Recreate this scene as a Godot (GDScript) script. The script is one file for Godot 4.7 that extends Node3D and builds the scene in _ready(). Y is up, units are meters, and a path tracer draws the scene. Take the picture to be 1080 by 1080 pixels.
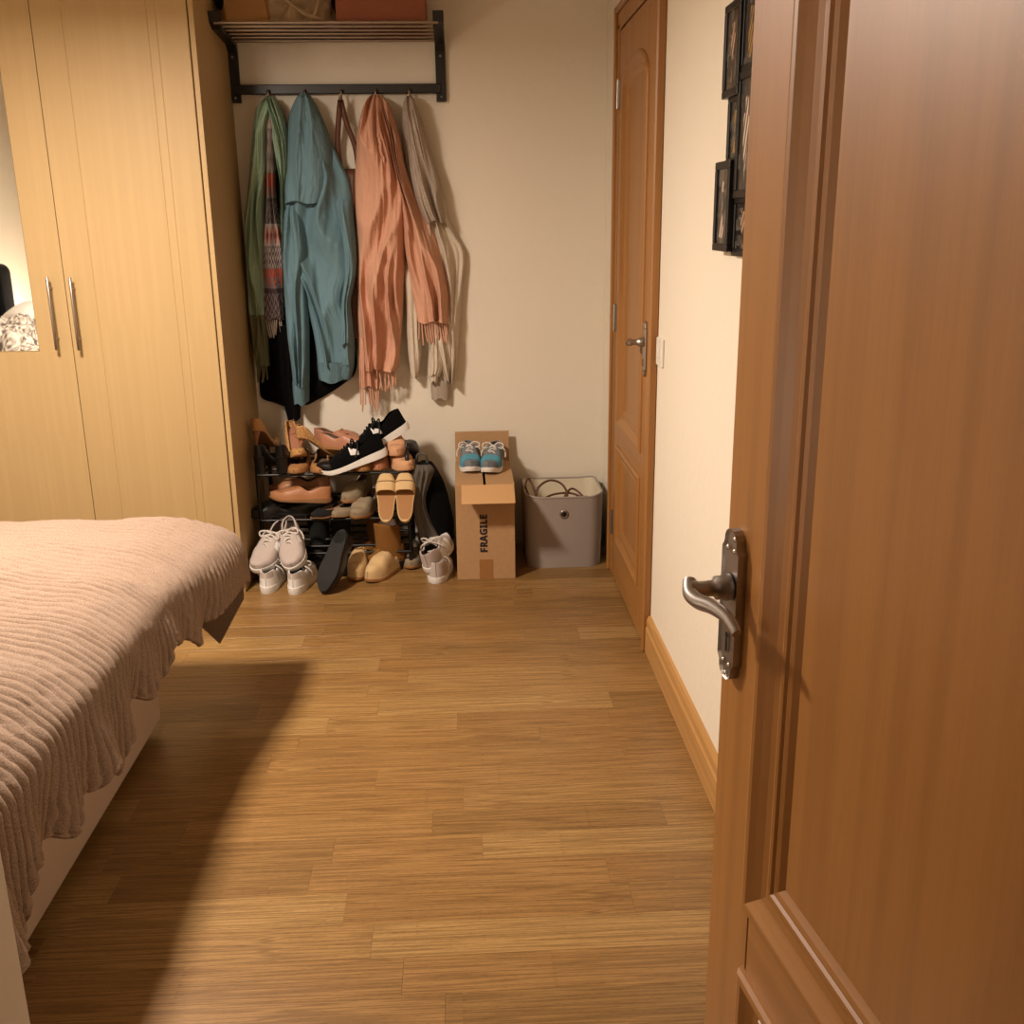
extends Node3D

var M := {}
var taken := {}

# ---------------------------------------------------------------- helpers
func numbered(called: String) -> String:
	var n: int = taken.get(called, -1) + 1
	taken[called] = n
	return called if n == 0 else "%s_%03d" % [called, n]

func thing(called: String, label: String, category: String, xf := Transform3D.IDENTITY, group := "") -> Node3D:
	var o := Node3D.new()
	o.name = numbered(called)
	o.transform = xf
	add_child(o)
	o.set_meta("label", label)
	o.set_meta("category", category)
	if group != "":
		o.set_meta("group", group)
	return o

func structure(called: String, label: String, category := "", xf := Transform3D.IDENTITY) -> Node3D:
	var o := Node3D.new()
	o.name = called
	o.transform = xf
	add_child(o)
	o.set_meta("kind", "structure")
	o.set_meta("label", label)
	if category != "":
		o.set_meta("category", category)
	return o

func G() -> SurfaceTool:
	var st := SurfaceTool.new()
	st.begin(Mesh.PRIMITIVE_TRIANGLES)
	st.set_smooth_group(-1)
	return st

func put(st: SurfaceTool, called: String, material: Material, parent: Node) -> MeshInstance3D:
	st.generate_normals()
	st.generate_tangents()
	var o := MeshInstance3D.new()
	o.name = called
	o.mesh = st.commit()
	o.material_override = material
	parent.add_child(o, true)
	return o

func at(x: float, y: float, z: float, yaw := 0.0, pitch := 0.0, roll := 0.0) -> Transform3D:
	var b := Basis(Vector3.UP, deg_to_rad(yaw)) * Basis(Vector3.RIGHT, deg_to_rad(pitch)) * Basis(Vector3.BACK, deg_to_rad(roll))
	return Transform3D(b, Vector3(x, y, z))

func v_uv(st: SurfaceTool, p: Vector3, uv: Vector2) -> void:
	st.set_uv(uv)
	st.add_vertex(p)

func face_uv(p: Vector3, k: int, axis: int, off: Vector2) -> Vector2:
	var i := (k + 1) % 3
	var j := (k + 2) % 3
	if axis == j:
		return Vector2(p[j], p[i]) + off
	return Vector2(p[i], p[j]) + off

func poly_out(st: SurfaceTool, pts: Array, c: Vector3, axis := 1, off := Vector2.ZERO) -> void:
	var a: Vector3 = pts[0]
	var n: Vector3 = (pts[2] - a).cross(pts[1] - a)
	var mid := Vector3.ZERO
	for p in pts:
		mid += p
	mid /= pts.size()
	var k := n.abs().max_axis_index()
	var q := pts.duplicate()
	if n.dot(mid - c) < 0.0:
		q.reverse()
	for i in range(1, q.size() - 1):
		v_uv(st, q[0], face_uv(q[0], k, axis, off))
		v_uv(st, q[i], face_uv(q[i], k, axis, off))
		v_uv(st, q[i + 1], face_uv(q[i + 1], k, axis, off))

# chamfered box; uv in metres with u along the grain axis
func cbox(st: SurfaceTool, c: Vector3, s: Vector3, b := 0.002, axis := 1, off := Vector2.ZERO) -> void:
	var h := s * 0.5
	b = minf(b, minf(h.x, minf(h.y, h.z)) * 0.9)
	var P := {}
	for sx in [-1, 1]:
		for sy in [-1, 1]:
			for sz in [-1, 1]:
				var sg := [sx, sy, sz]
				for k in 3:
					var p := Vector3.ZERO
					for m in 3:
						p[m] = c[m] + sg[m] * (h[m] if m == k else h[m] - b)
					P[[sx, sy, sz, k]] = p
	st.set_smooth_group(-1)
	for k in 3:
		var i := (k + 1) % 3
		var j := (k + 2) % 3
		for s0 in [-1, 1]:
			var ring := []
			for q in [[-1, -1], [1, -1], [1, 1], [-1, 1]]:
				var sg := [0, 0, 0]
				sg[k] = s0
				sg[i] = q[0]
				sg[j] = q[1]
				ring.append(P[[sg[0], sg[1], sg[2], k]])
			poly_out(st, ring, c, axis, off)
	for k in 3:
		var i := (k + 1) % 3
		var j := (k + 2) % 3
		for si in [-1, 1]:
			for sj in [-1, 1]:
				var ring := []
				for q in [[-1, i], [1, i], [1, j], [-1, j]]:
					var sg := [0, 0, 0]
					sg[k] = q[0]
					sg[i] = si
					sg[j] = sj
					ring.append(P[[sg[0], sg[1], sg[2], q[1]]])
				poly_out(st, ring, c, axis, off)
	for sx in [-1, 1]:
		for sy in [-1, 1]:
			for sz in [-1, 1]:
				poly_out(st, [P[[sx, sy, sz, 0]], P[[sx, sy, sz, 1]], P[[sx, sy, sz, 2]]], c, axis, off)

func span(st: SurfaceTool, a: Vector3, b: Vector3, bev := 0.002, axis := 1, off := Vector2.ZERO) -> void:
	cbox(st, (a + b) * 0.5, (b - a).abs(), bev, axis, off)

func box_part(called: String, a: Vector3, b: Vector3, material: Material, parent: Node, bev := 0.002, axis := 1, off := Vector2.ZERO) -> MeshInstance3D:
	var st := G()
	span(st, a, b, bev, axis, off)
	return put(st, called, material, parent)

func loft(st: SurfaceTool, rings: Array, closed := true, caps := true, du := 1.0, dv := 1.0, ref := Vector3.ZERO) -> void:
	var n: int = rings[0].size()
	var m := rings.size()
	var total := 0.0
	for i in m - 1:
		var cen := Vector3.ZERO
		for p in rings[i]:
			cen += p
		cen /= n
		for j in (n if closed else n - 1):
			var a: Vector3 = rings[i][j]
			var b: Vector3 = rings[i][(j + 1) % n]
			var c: Vector3 = rings[i + 1][j]
			var nn := (c - a).cross(b - a)
			total += nn.dot(ref if ref != Vector3.ZERO else a - cen)
	var flip := total < 0.0
	st.set_smooth_group(0)
	for i in m - 1:
		for j in (n if closed else n - 1):
			var j1 := (j + 1) % n
			var a: Vector3 = rings[i][j]
			var b: Vector3 = rings[i][j1]
			var c: Vector3 = rings[i + 1][j1]
			var d: Vector3 = rings[i + 1][j]
			var ua := Vector2(j * du / (n - 1), i * dv / (m - 1))
			var ub := Vector2((j + 1) * du / (n - 1), i * dv / (m - 1))
			var uc := Vector2((j + 1) * du / (n - 1), (i + 1) * dv / (m - 1))
			var ud := Vector2(j * du / (n - 1), (i + 1) * dv / (m - 1))
			if flip:
				v_uv(st, a, ua); v_uv(st, c, uc); v_uv(st, d, ud)
				v_uv(st, a, ua); v_uv(st, b, ub); v_uv(st, c, uc)
			else:
				v_uv(st, a, ua); v_uv(st, b, ub); v_uv(st, c, uc)
				v_uv(st, a, ua); v_uv(st, c, uc); v_uv(st, d, ud)
	# the winding above: normal = (c-a)x(b-a) is outward for a,b,d order
	if caps and closed:
		st.set_smooth_group(-1)
		for e in [0, m - 1]:
			var cen := Vector3.ZERO
			for p in rings[e]:
				cen += p
			cen /= n
			var inner := Vector3.ZERO
			var o: int = 1 if e == 0 else m - 2
			for p in rings[o]:
				inner += p
			inner /= n
			for j in n:
				var tri := [cen, rings[e][j], rings[e][(j + 1) % n]]
				var nn: Vector3 = (tri[2] - tri[0]).cross(tri[1] - tri[0])
				if nn.dot(cen - inner) < 0.0:
					tri.reverse()
				for p in tri:
					v_uv(st, p, Vector2(p.x, p.z))
	st.set_smooth_group(-1)

func tube(st: SurfaceTool, pts: Array, r, sides := 8, caps := true) -> void:
	var rings := []
	var t0: Vector3 = (pts[1] - pts[0]).normalized()
	var up := Vector3.UP if absf(t0.y) < 0.9 else Vector3.RIGHT
	var nrm := (up - t0 * up.dot(t0)).normalized()
	for i in pts.size():
		var t: Vector3 = (pts[mini(i + 1, pts.size() - 1)] - pts[maxi(i - 1, 0)]).normalized()
		nrm = (nrm - t * nrm.dot(t)).normalized()
		var bi := t.cross(nrm)
		var rad: float = r[i] if r is Array else r
		var ring := PackedVector3Array()
		for k in sides:
			var a := TAU * k / sides
			ring.append(pts[i] + (nrm * cos(a) + bi * sin(a)) * rad)
		rings.append(ring)
	loft(st, rings, true, caps, 1.0, 4.0)

func smooth_path(pts: Array, per := 6) -> Array:
	var out := []
	var n := pts.size()
	for i in n - 1:
		var a: Vector3 = pts[maxi(i - 1, 0)]
		var b: Vector3 = pts[i]
		var c: Vector3 = pts[i + 1]
		var d: Vector3 = pts[mini(i + 2, n - 1)]
		for k in per:
			out.append(b.cubic_interpolate(c, a, d, float(k) / per))
	out.append(pts[n - 1])
	return out

func lathe(st: SurfaceTool, prof: Array, segs := 24, xf := Transform3D.IDENTITY) -> void:
	var rings := []
	for p in prof:
		var ring := PackedVector3Array()
		for k in segs:
			var a := TAU * k / segs
			ring.append(xf * Vector3(p[0] * cos(a), p[1], p[0] * sin(a)))
		rings.append(ring)
	loft(st, rings, true, true)

# extruded outline (xy), z from z0 to z1, chamfer b on the z1 side
func prism(st: SurfaceTool, outline: PackedVector2Array, z0: float, z1: float, b := 0.0, xf := Transform3D.IDENTITY) -> void:
	var o := outline
	if Geometry2D.is_polygon_clockwise(o):
		o.reverse()
	var inner := o
	if b > 0.0:
		var cen := Vector2.ZERO
		for p in o:
			cen += p
		cen /= o.size()
		inner = miter(o, b)
	var zt := z1 - b if b > 0.0 else z1
	var n := o.size()
	st.set_smooth_group(-1)
	var dirz := signf(z1 - z0)
	for i in n:
		var i1 := (i + 1) % n
		var e := o[i1] - o[i]
		var nrm := Vector3(e.y, -e.x, 0.0)
		quad_dir(st, xf * Vector3(o[i].x, o[i].y, z0), xf * Vector3(o[i1].x, o[i1].y, z0), xf * Vector3(o[i1].x, o[i1].y, zt), xf * Vector3(o[i].x, o[i].y, zt), xf.basis * nrm)
		if b > 0.0:
			quad_dir(st, xf * Vector3(o[i].x, o[i].y, zt), xf * Vector3(o[i1].x, o[i1].y, zt), xf * Vector3(inner[i1].x, inner[i1].y, z1), xf * Vector3(inner[i].x, inner[i].y, z1), xf.basis * (nrm + Vector3(0, 0, dirz * nrm.length())))
	var idx := Geometry2D.triangulate_polygon(inner)
	for t in range(0, idx.size(), 3):
		tri_dir(st, xf * Vector3(inner[idx[t]].x, inner[idx[t]].y, z1), xf * Vector3(inner[idx[t + 1]].x, inner[idx[t + 1]].y, z1), xf * Vector3(inner[idx[t + 2]].x, inner[idx[t + 2]].y, z1), xf.basis * Vector3(0, 0, dirz))
	idx = Geometry2D.triangulate_polygon(o)
	for t in range(0, idx.size(), 3):
		tri_dir(st, xf * Vector3(o[idx[t]].x, o[idx[t]].y, z0), xf * Vector3(o[idx[t + 1]].x, o[idx[t + 1]].y, z0), xf * Vector3(o[idx[t + 2]].x, o[idx[t + 2]].y, z0), xf.basis * Vector3(0, 0, -dirz))

func tri_dir(st: SurfaceTool, a: Vector3, b: Vector3, c: Vector3, dir: Vector3) -> void:
	var n := (c - a).cross(b - a)
	var k := n.abs().max_axis_index()
	if n.dot(dir) < 0.0:
		var t := b
		b = c
		c = t
	for p in [a, b, c]:
		v_uv(st, p, face_uv(p, k, 1, Vector2.ZERO))

func quad_dir(st: SurfaceTool, a: Vector3, b: Vector3, c: Vector3, d: Vector3, dir: Vector3) -> void:
	tri_dir(st, a, b, c, dir)
	tri_dir(st, a, c, d, dir)

# inward offset of a counter-clockwise outline with mitred corners
func miter(o: PackedVector2Array, d: float) -> PackedVector2Array:
	var out := PackedVector2Array()
	var n := o.size()
	for i in n:
		var e0 := (o[i] - o[(i + n - 1) % n]).normalized()
		var e1 := (o[(i + 1) % n] - o[i]).normalized()
		var n0 := Vector2(-e0.y, e0.x)
		var n1 := Vector2(-e1.y, e1.x)
		out.append(o[i] + (n0 + n1) / (1.0 + n0.dot(n1)) * d)
	return out

# moulding swept round an outline; prof = [[inset, height], ...], height along zdir from z
func moulding(st: SurfaceTool, outline: PackedVector2Array, prof: Array, z: float, zdir: float) -> void:
	var n := outline.size()
	for k in prof.size() - 1:
		var a := miter(outline, prof[k][0])
		var b := miter(outline, prof[k + 1][0])
		var za: float = z + zdir * prof[k][1]
		var zb: float = z + zdir * prof[k + 1][1]
		for i in n:
			var i1 := (i + 1) % n
			var e := (outline[i1] - outline[i]).normalized()
			var inn := Vector2(-e.y, e.x)
			var dr: float = prof[k + 1][0] - prof[k][0]
			var dh: float = prof[k + 1][1] - prof[k][1]
			var nd := Vector3(-inn.x * dh, -inn.y * dh, dr * zdir)
			var A := Vector3(a[i].x, a[i].y, za)
			var B := Vector3(a[i1].x, a[i1].y, za)
			var C := Vector3(b[i1].x, b[i1].y, zb)
			var D := Vector3(b[i].x, b[i].y, zb)
			var along := 0 if absf(e.x) > absf(e.y) else 1
			for t in [[A, B, C], [A, C, D]]:
				var q: Array = t
				var nn: Vector3 = (q[2] - q[0]).cross(q[1] - q[0])
				if nn.dot(nd) < 0.0:
					q = [t[0], t[2], t[1]]
				for p in q:
					v_uv(st, p, Vector2(p[along], p[1 - along] + p.z))

func rect(x0: float, y0: float, x1: float, y1: float) -> PackedVector2Array:
	return PackedVector2Array([Vector2(x0, y0), Vector2(x1, y0), Vector2(x1, y1), Vector2(x0, y1)])

func arch(x0: float, y0: float, x1: float, y1: float, rise: float, steps := 14) -> PackedVector2Array:
	var o := PackedVector2Array([Vector2(x0, y0), Vector2(x1, y0)])
	for i in steps + 1:
		var a := PI * i / steps
		o.append(Vector2((x0 + x1) / 2 + (x1 - x0) / 2 * cos(a), y1 - rise + rise * sin(a)))
	return o

func round_rect(w: float, h: float, r: float, k := 5) -> PackedVector2Array:
	var o := PackedVector2Array()
	for c in [[1, 1, 0], [-1, 1, 90], [-1, -1, 180], [1, -1, 270]]:
		for i in k + 1:
			var a := deg_to_rad(c[2] + 90.0 * i / k)
			o.append(Vector2(c[0] * (w / 2 - r) + r * cos(a), c[1] * (h / 2 - r) + r * sin(a)))
	return o

# ---------------------------------------------------------------- textures and materials
func noise_img(w: int, h: int, freq: float, seed_: int, octaves := 4) -> Image:
	var n := FastNoiseLite.new()
	n.noise_type = FastNoiseLite.TYPE_SIMPLEX_SMOOTH
	n.frequency = freq
	n.seed = seed_
	n.fractal_octaves = octaves
	return n.get_seamless_image(w, h)

func wood_tex(seed_: int, low: float, contrast: float, pores: float, fine_share := 0.45, rings := 22.0) -> ImageTexture:
	var fig := noise_img(40, 640, 0.02, seed_, 3)
	fig.resize(640, 640, Image.INTERPOLATE_CUBIC)
	var fine := noise_img(64, 640, 0.16, seed_ + 7, 3)
	fine.resize(640, 640, Image.INTERPOLATE_CUBIC)
	var pore := noise_img(128, 640, 0.33, seed_ + 13, 2)
	pore.resize(640, 640, Image.INTERPOLATE_CUBIC)
	var im := Image.create(640, 640, true, Image.FORMAT_RGB8)
	for y in 640:
		for x in 640:
			var f := fig.get_pixel(x, y).r
			var ring := 0.5 + 0.5 * sin(f * rings)
			var v := 1.0 - contrast * ((1.0 - fine_share) * ring + fine_share * fine.get_pixel(x, y).r)
			var p := pore.get_pixel(x, y).r
			v -= pores * smoothstep(0.6, 0.85, p)
			v = clampf(v, low, 1.0)
			im.set_pixel(x, y, Color(v, pow(v, 1.12), pow(v, 1.3)))
	im.generate_mipmaps()
	return ImageTexture.create_from_image(im)

func normal_tex(freq: float, seed_: int, strength: float, size := 256, octaves := 3) -> ImageTexture:
	var im := noise_img(size, size, freq, seed_, octaves)
	im.convert(Image.FORMAT_RGBA8)
	im.bump_map_to_normal_map(strength)
	im.generate_mipmaps()
	return ImageTexture.create_from_image(im)

func speckle_tex(freq: float, seed_: int, a: Color, b: Color, sharp := 0.2, size := 256) -> ImageTexture:
	var n := noise_img(size, size, freq, seed_, 3)
	var im := Image.create(size, size, true, Image.FORMAT_RGB8)
	for y in size:
		for x in size:
			im.set_pixel(x, y, a.lerp(b, smoothstep(0.5 - sharp, 0.5 + sharp, n.get_pixel(x, y).r)))
	im.generate_mipmaps()
	return ImageTexture.create_from_image(im)

func mat(col: Color, rough := 0.6, spec := 0.5) -> StandardMaterial3D:
	var m := StandardMaterial3D.new()
	m.albedo_color = col
	m.roughness = rough
	m.metallic_specular = spec
	m.cull_mode = BaseMaterial3D.CULL_DISABLED
	return m

func cloth(col: Color, normal: Texture2D, scale := 6.0, depth := 0.6, albedo: Texture2D = null) -> StandardMaterial3D:
	var m := mat(col, 0.95, 0.2)
	m.uv1_triplanar = true
	m.uv1_scale = Vector3.ONE * scale
	m.normal_enabled = true
	m.normal_texture = normal
	m.normal_scale = depth
	if albedo:
		m.albedo_texture = albedo
	m.rim_enabled = true
	m.rim = 0.25
	m.rim_tint = 0.6
	return m

func wood(col: Color, tex: Texture2D, rough := 0.45, su := 0.9, sv := 3.2) -> StandardMaterial3D:
	var m := mat(col, rough, 0.5)
	m.albedo_texture = tex
	m.uv1_scale = Vector3(su, sv, 1)
	return m

func metal(col: Color, rough := 0.35) -> StandardMaterial3D:
	var m := mat(col, rough)
	m.metallic = 1.0
	return m

func make_materials() -> void:
	var oak := wood_tex(11, 0.4, 0.27, 0.16, 0.32)
	var oak_soft := wood_tex(29, 0.5, 0.10, 0.02, 0.35, 6.0)
	var maple := wood_tex(47, 0.6, 0.03, 0.006, 0.3, 5.0)
	var weave := normal_tex(0.14, 3, 5.0)
	var fluff := normal_tex(0.1, 5, 6.0)
	var knit := normal_tex(0.22, 9, 6.0)
	var bumps := normal_tex(0.05, 17, 1.2)
	M.weave = weave
	# floor planks: five tones of the same oak
	var tones := [Color(0.62, 0.475, 0.285), Color(0.635, 0.495, 0.30), Color(0.605, 0.46, 0.27), Color(0.665, 0.53, 0.33), Color(0.58, 0.445, 0.262)]
	M.plank = []
	for c in tones:
		var m := wood(c, oak, 0.36, 0.8, 3.0)
		m.normal_enabled = true
		m.normal_texture = bumps
		m.normal_scale = 0.12
		M.plank.append(m)
	M.door = wood(Color(0.63, 0.435, 0.225), oak_soft, 0.42, 0.5, 1.5)
	M.door.clearcoat_enabled = true
	M.door.clearcoat = 0.08
	M.door.clearcoat_roughness = 0.3
	M.skirting = wood(Color(0.75, 0.57, 0.35), oak_soft, 0.4, 0.8, 5.0)
	M.maple = wood(Color(0.72, 0.61, 0.43), maple, 0.5, 0.6, 2.2)
	M.maple.metallic_specular = 0.4
	M.maple_dark = wood(Color(0.66, 0.50, 0.32), maple, 0.4, 0.6, 2.2)
	M.wall = mat(Color(0.89, 0.857, 0.793), 0.9, 0.2)
	M.wall.uv1_triplanar = true
	M.wall.uv1_world_triplanar = true
	M.wall.uv1_scale = Vector3.ONE * 1.4
	M.wall.normal_enabled = true
	M.wall.normal_texture = bumps
	M.wall.normal_scale = 0.25
	M.ceiling = mat(Color(0.92, 0.90, 0.85), 0.95, 0.2)
	M.steel = metal(Color(0.66, 0.63, 0.60), 0.34)
	M.pewter = metal(Color(0.60, 0.58, 0.57), 0.4)
	M.rod = metal(Color(0.62, 0.57, 0.52), 0.3)
	M.brass = metal(Color(0.80, 0.66, 0.42), 0.35)
	M.black_metal = mat(Color(0.055, 0.05, 0.05), 0.4)
	M.dark_hole = mat(Color(0.02, 0.02, 0.02), 0.9)
	M.mirror = metal(Color(0.93, 0.93, 0.92), 0.015)
	M.white_gloss = mat(Color(0.86, 0.85, 0.83), 0.35)
	M.plastic_white = mat(Color(0.88, 0.86, 0.82), 0.4)
	# fabrics
	M.blanket = cloth(Color(0.635, 0.55, 0.485), fluff, 14.0, 1.0, speckle_tex(0.06, 70, Color(0.84, 0.83, 0.82), Color(1, 1, 1), 0.3))
	M.base_fabric = cloth(Color(0.74, 0.66, 0.59), weave, 8.0, 0.5)
	M.sheet = cloth(Color(0.90, 0.88, 0.85), weave, 6.0, 0.4)
	M.green = cloth(Color(0.58, 0.67, 0.58), weave, 7.0, 0.9)
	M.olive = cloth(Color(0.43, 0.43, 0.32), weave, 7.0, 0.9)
	M.blue = cloth(Color(0.395, 0.51, 0.55), weave, 9.0, 0.6)
	M.blue_rib = cloth(Color(0.385, 0.495, 0.535), knit, 16.0, 1.0)
	M.peach = cloth(Color(0.81, 0.62, 0.52), weave, 8.0, 0.8)
	M.marl = cloth(Color(0.86, 0.79, 0.72), knit, 9.0, 0.9, speckle_tex(0.12, 33, Color(0.62, 0.62, 0.62), Color(1, 1, 1), 0.25))
	M.cream = cloth(Color(0.80, 0.75, 0.68), weave, 8.0, 0.5)
	M.black_cloth = cloth(Color(0.045, 0.043, 0.045), weave, 8.0, 0.6)
	M.grey_cloth = cloth(Color(0.36, 0.34, 0.31), weave, 8.0, 0.7)
	M.canvas = cloth(Color(0.62, 0.53, 0.42), weave, 8.0, 0.8)
	M.brown_leather = mat(Color(0.33, 0.18, 0.10), 0.5)
	M.rust = mat(Color(0.52, 0.28, 0.17), 0.55)
	M.tan_box = mat(Color(0.62, 0.45, 0.24), 0.6)
	M.basket = cloth(Color(0.62, 0.58, 0.55), weave, 10.0, 0.3)
	M.basket_in = mat(Color(0.83, 0.79, 0.70), 0.8)
	var card := speckle_tex(0.05, 61, Color(0.975, 0.97, 0.965), Color(1, 1, 1), 0.4)
	M.card = mat(Color(0.70, 0.56, 0.41), 0.85, 0.25)
	M.card.albedo_texture = card
	M.card.uv1_triplanar = true
	M.card.uv1_scale = Vector3.ONE * 3.0
	M.card_in = mat(Color(0.76, 0.60, 0.42), 0.85, 0.25)
	M.tape = mat(Color(0.60, 0.42, 0.25), 0.3)
	M.ink = mat(Color(0.10, 0.07, 0.10), 0.7)
	# shoe stuff
	M.sole_white = mat(Color(0.88, 0.87, 0.85), 0.55)
	M.sole_black = mat(Color(0.05, 0.048, 0.045), 0.7)
	M.sole_tan = mat(Color(0.62, 0.44, 0.26), 0.7)
	M.sole_gum = mat(Color(0.50, 0.36, 0.22), 0.7)
	M.black_leather = mat(Color(0.035, 0.033, 0.035), 0.4)
	M.black_suede = mat(Color(0.05, 0.048, 0.046), 0.95)
	M.white_leather = mat(Color(0.89, 0.88, 0.87), 0.45)
	M.pale_pink = cloth(Color(0.72, 0.67, 0.64), weave, 12.0, 0.5)
	M.beige_suede = cloth(Color(0.78, 0.60, 0.46), weave, 14.0, 0.4)
	M.cream_suede = cloth(Color(0.80, 0.68, 0.50), weave, 14.0, 0.4)
	M.stone_suede = cloth(Color(0.56, 0.50, 0.41), weave, 14.0, 0.4)
	M.tan_leather = mat(Color(0.64, 0.43, 0.28), 0.5)
	M.chestnut = cloth(Color(0.50, 0.34, 0.17), weave, 14.0, 0.4)
	M.rose_leather = mat(Color(0.68, 0.47, 0.36), 0.4)
	M.lining = mat(Color(0.42, 0.35, 0.30), 0.9)
	M.lining_dark = mat(Color(0.05, 0.045, 0.045), 0.95)
	M.lace = cloth(Color(0.86, 0.83, 0.80), knit, 30.0, 0.8)
	M.lace_black = mat(Color(0.05, 0.05, 0.05), 0.8)
	M.teal = cloth(Color(0.33, 0.56, 0.64), weave, 14.0, 0.4)
	M.mesh_grey = cloth(Color(0.46, 0.48, 0.50), knit, 18.0, 0.8)
	M.glitter = mat(Color(0.98, 0.82, 0.60), 0.25)
	M.glitter.metallic = 0.0
	M.glitter.albedo_texture = speckle_tex(0.22, 81, Color(0.58, 0.46, 0.34), Color(1, 0.95, 0.85), 0.06)
	M.glitter.uv1_triplanar = true
	M.glitter.uv1_scale = Vector3.ONE * 4.5
	M.glitter.normal_enabled = true
	M.glitter.normal_texture = knit
	M.glitter.normal_scale = 1.5
	M.shade = mat(Color(0.80, 0.76, 0.68), 0.9)
	M.glow = mat(Color(1, 0.95, 0.85), 0.5)
	M.glow.emission_enabled = true
	M.glow.emission = Color(1.0, 0.80, 0.55)
	M.glow.emission_energy_multiplier = 3.0

# ---------------------------------------------------------------- scene
func _ready() -> void:
	# camera
	var cam := Camera3D.new()
	cam.name = "camera"
	cam.fov = 53.36
	cam.near = 0.02
	cam.transform = Transform3D(Basis(Vector3.UP, deg_to_rad(-2.704)) * Basis(Vector3.RIGHT, deg_to_rad(-16.085)) * Basis(Vector3.BACK, deg_to_rad(-0.71)), Vector3(0, 1.42, 0))
	add_child(cam)
	cam.current = true
	# environment
	var we := WorldEnvironment.new()
	we.name = "world_environment"
	var e := Environment.new()
	e.background_mode = Environment.BG_COLOR
	e.background_color = Color(0.01, 0.01, 0.01)
	e.tonemap_mode = Environment.TONE_MAPPER_LINEAR
	e.tonemap_exposure = 1.0
	e.sdfgi_enabled = true
	e.ssao_enabled = true
	e.ssil_enabled = true
	we.environment = e
	add_child(we)
	# the ceiling lamp's light
	var a := AreaLight3D.new()
	a.name = "ceiling_lamp_light"
	a.area_size = Vector2(0.26, 0.26)
	a.light_color = Color(1.0, 0.93, 0.86)
	a.light_energy = 8.9
	a.shadow_enabled = true
	a.position = Vector3(LAMP.x, 2.108, LAMP.z)
	a.rotation_degrees = Vector3(-90, 0, 0)
	add_child(a)

	make_materials()
	room()
	far_door()
	near_door()
	ceiling_lamp()
	wardrobe()
	bedside()
	bed()
	chest()
	coat_rack()
	garments()
	box_and_basket()
	shoe_rack()
	shoes()
	wall_things()

const LAMP := Vector3(-1.25, 2.45, -2.45)

const ZB := -4.40     # back wall
const XR := 0.612     # right wall
const XL := -2.95     # left wall
const ZF := -0.40     # front wall, room side
const HC := 2.45      # ceiling

func slab(called: String, a: Vector3, b: Vector3, m: Material) -> MeshInstance3D:
	var o := box_part(called, a, b, m, self, 0.0005)
	o.set_meta("kind", "structure")
	return o

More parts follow.
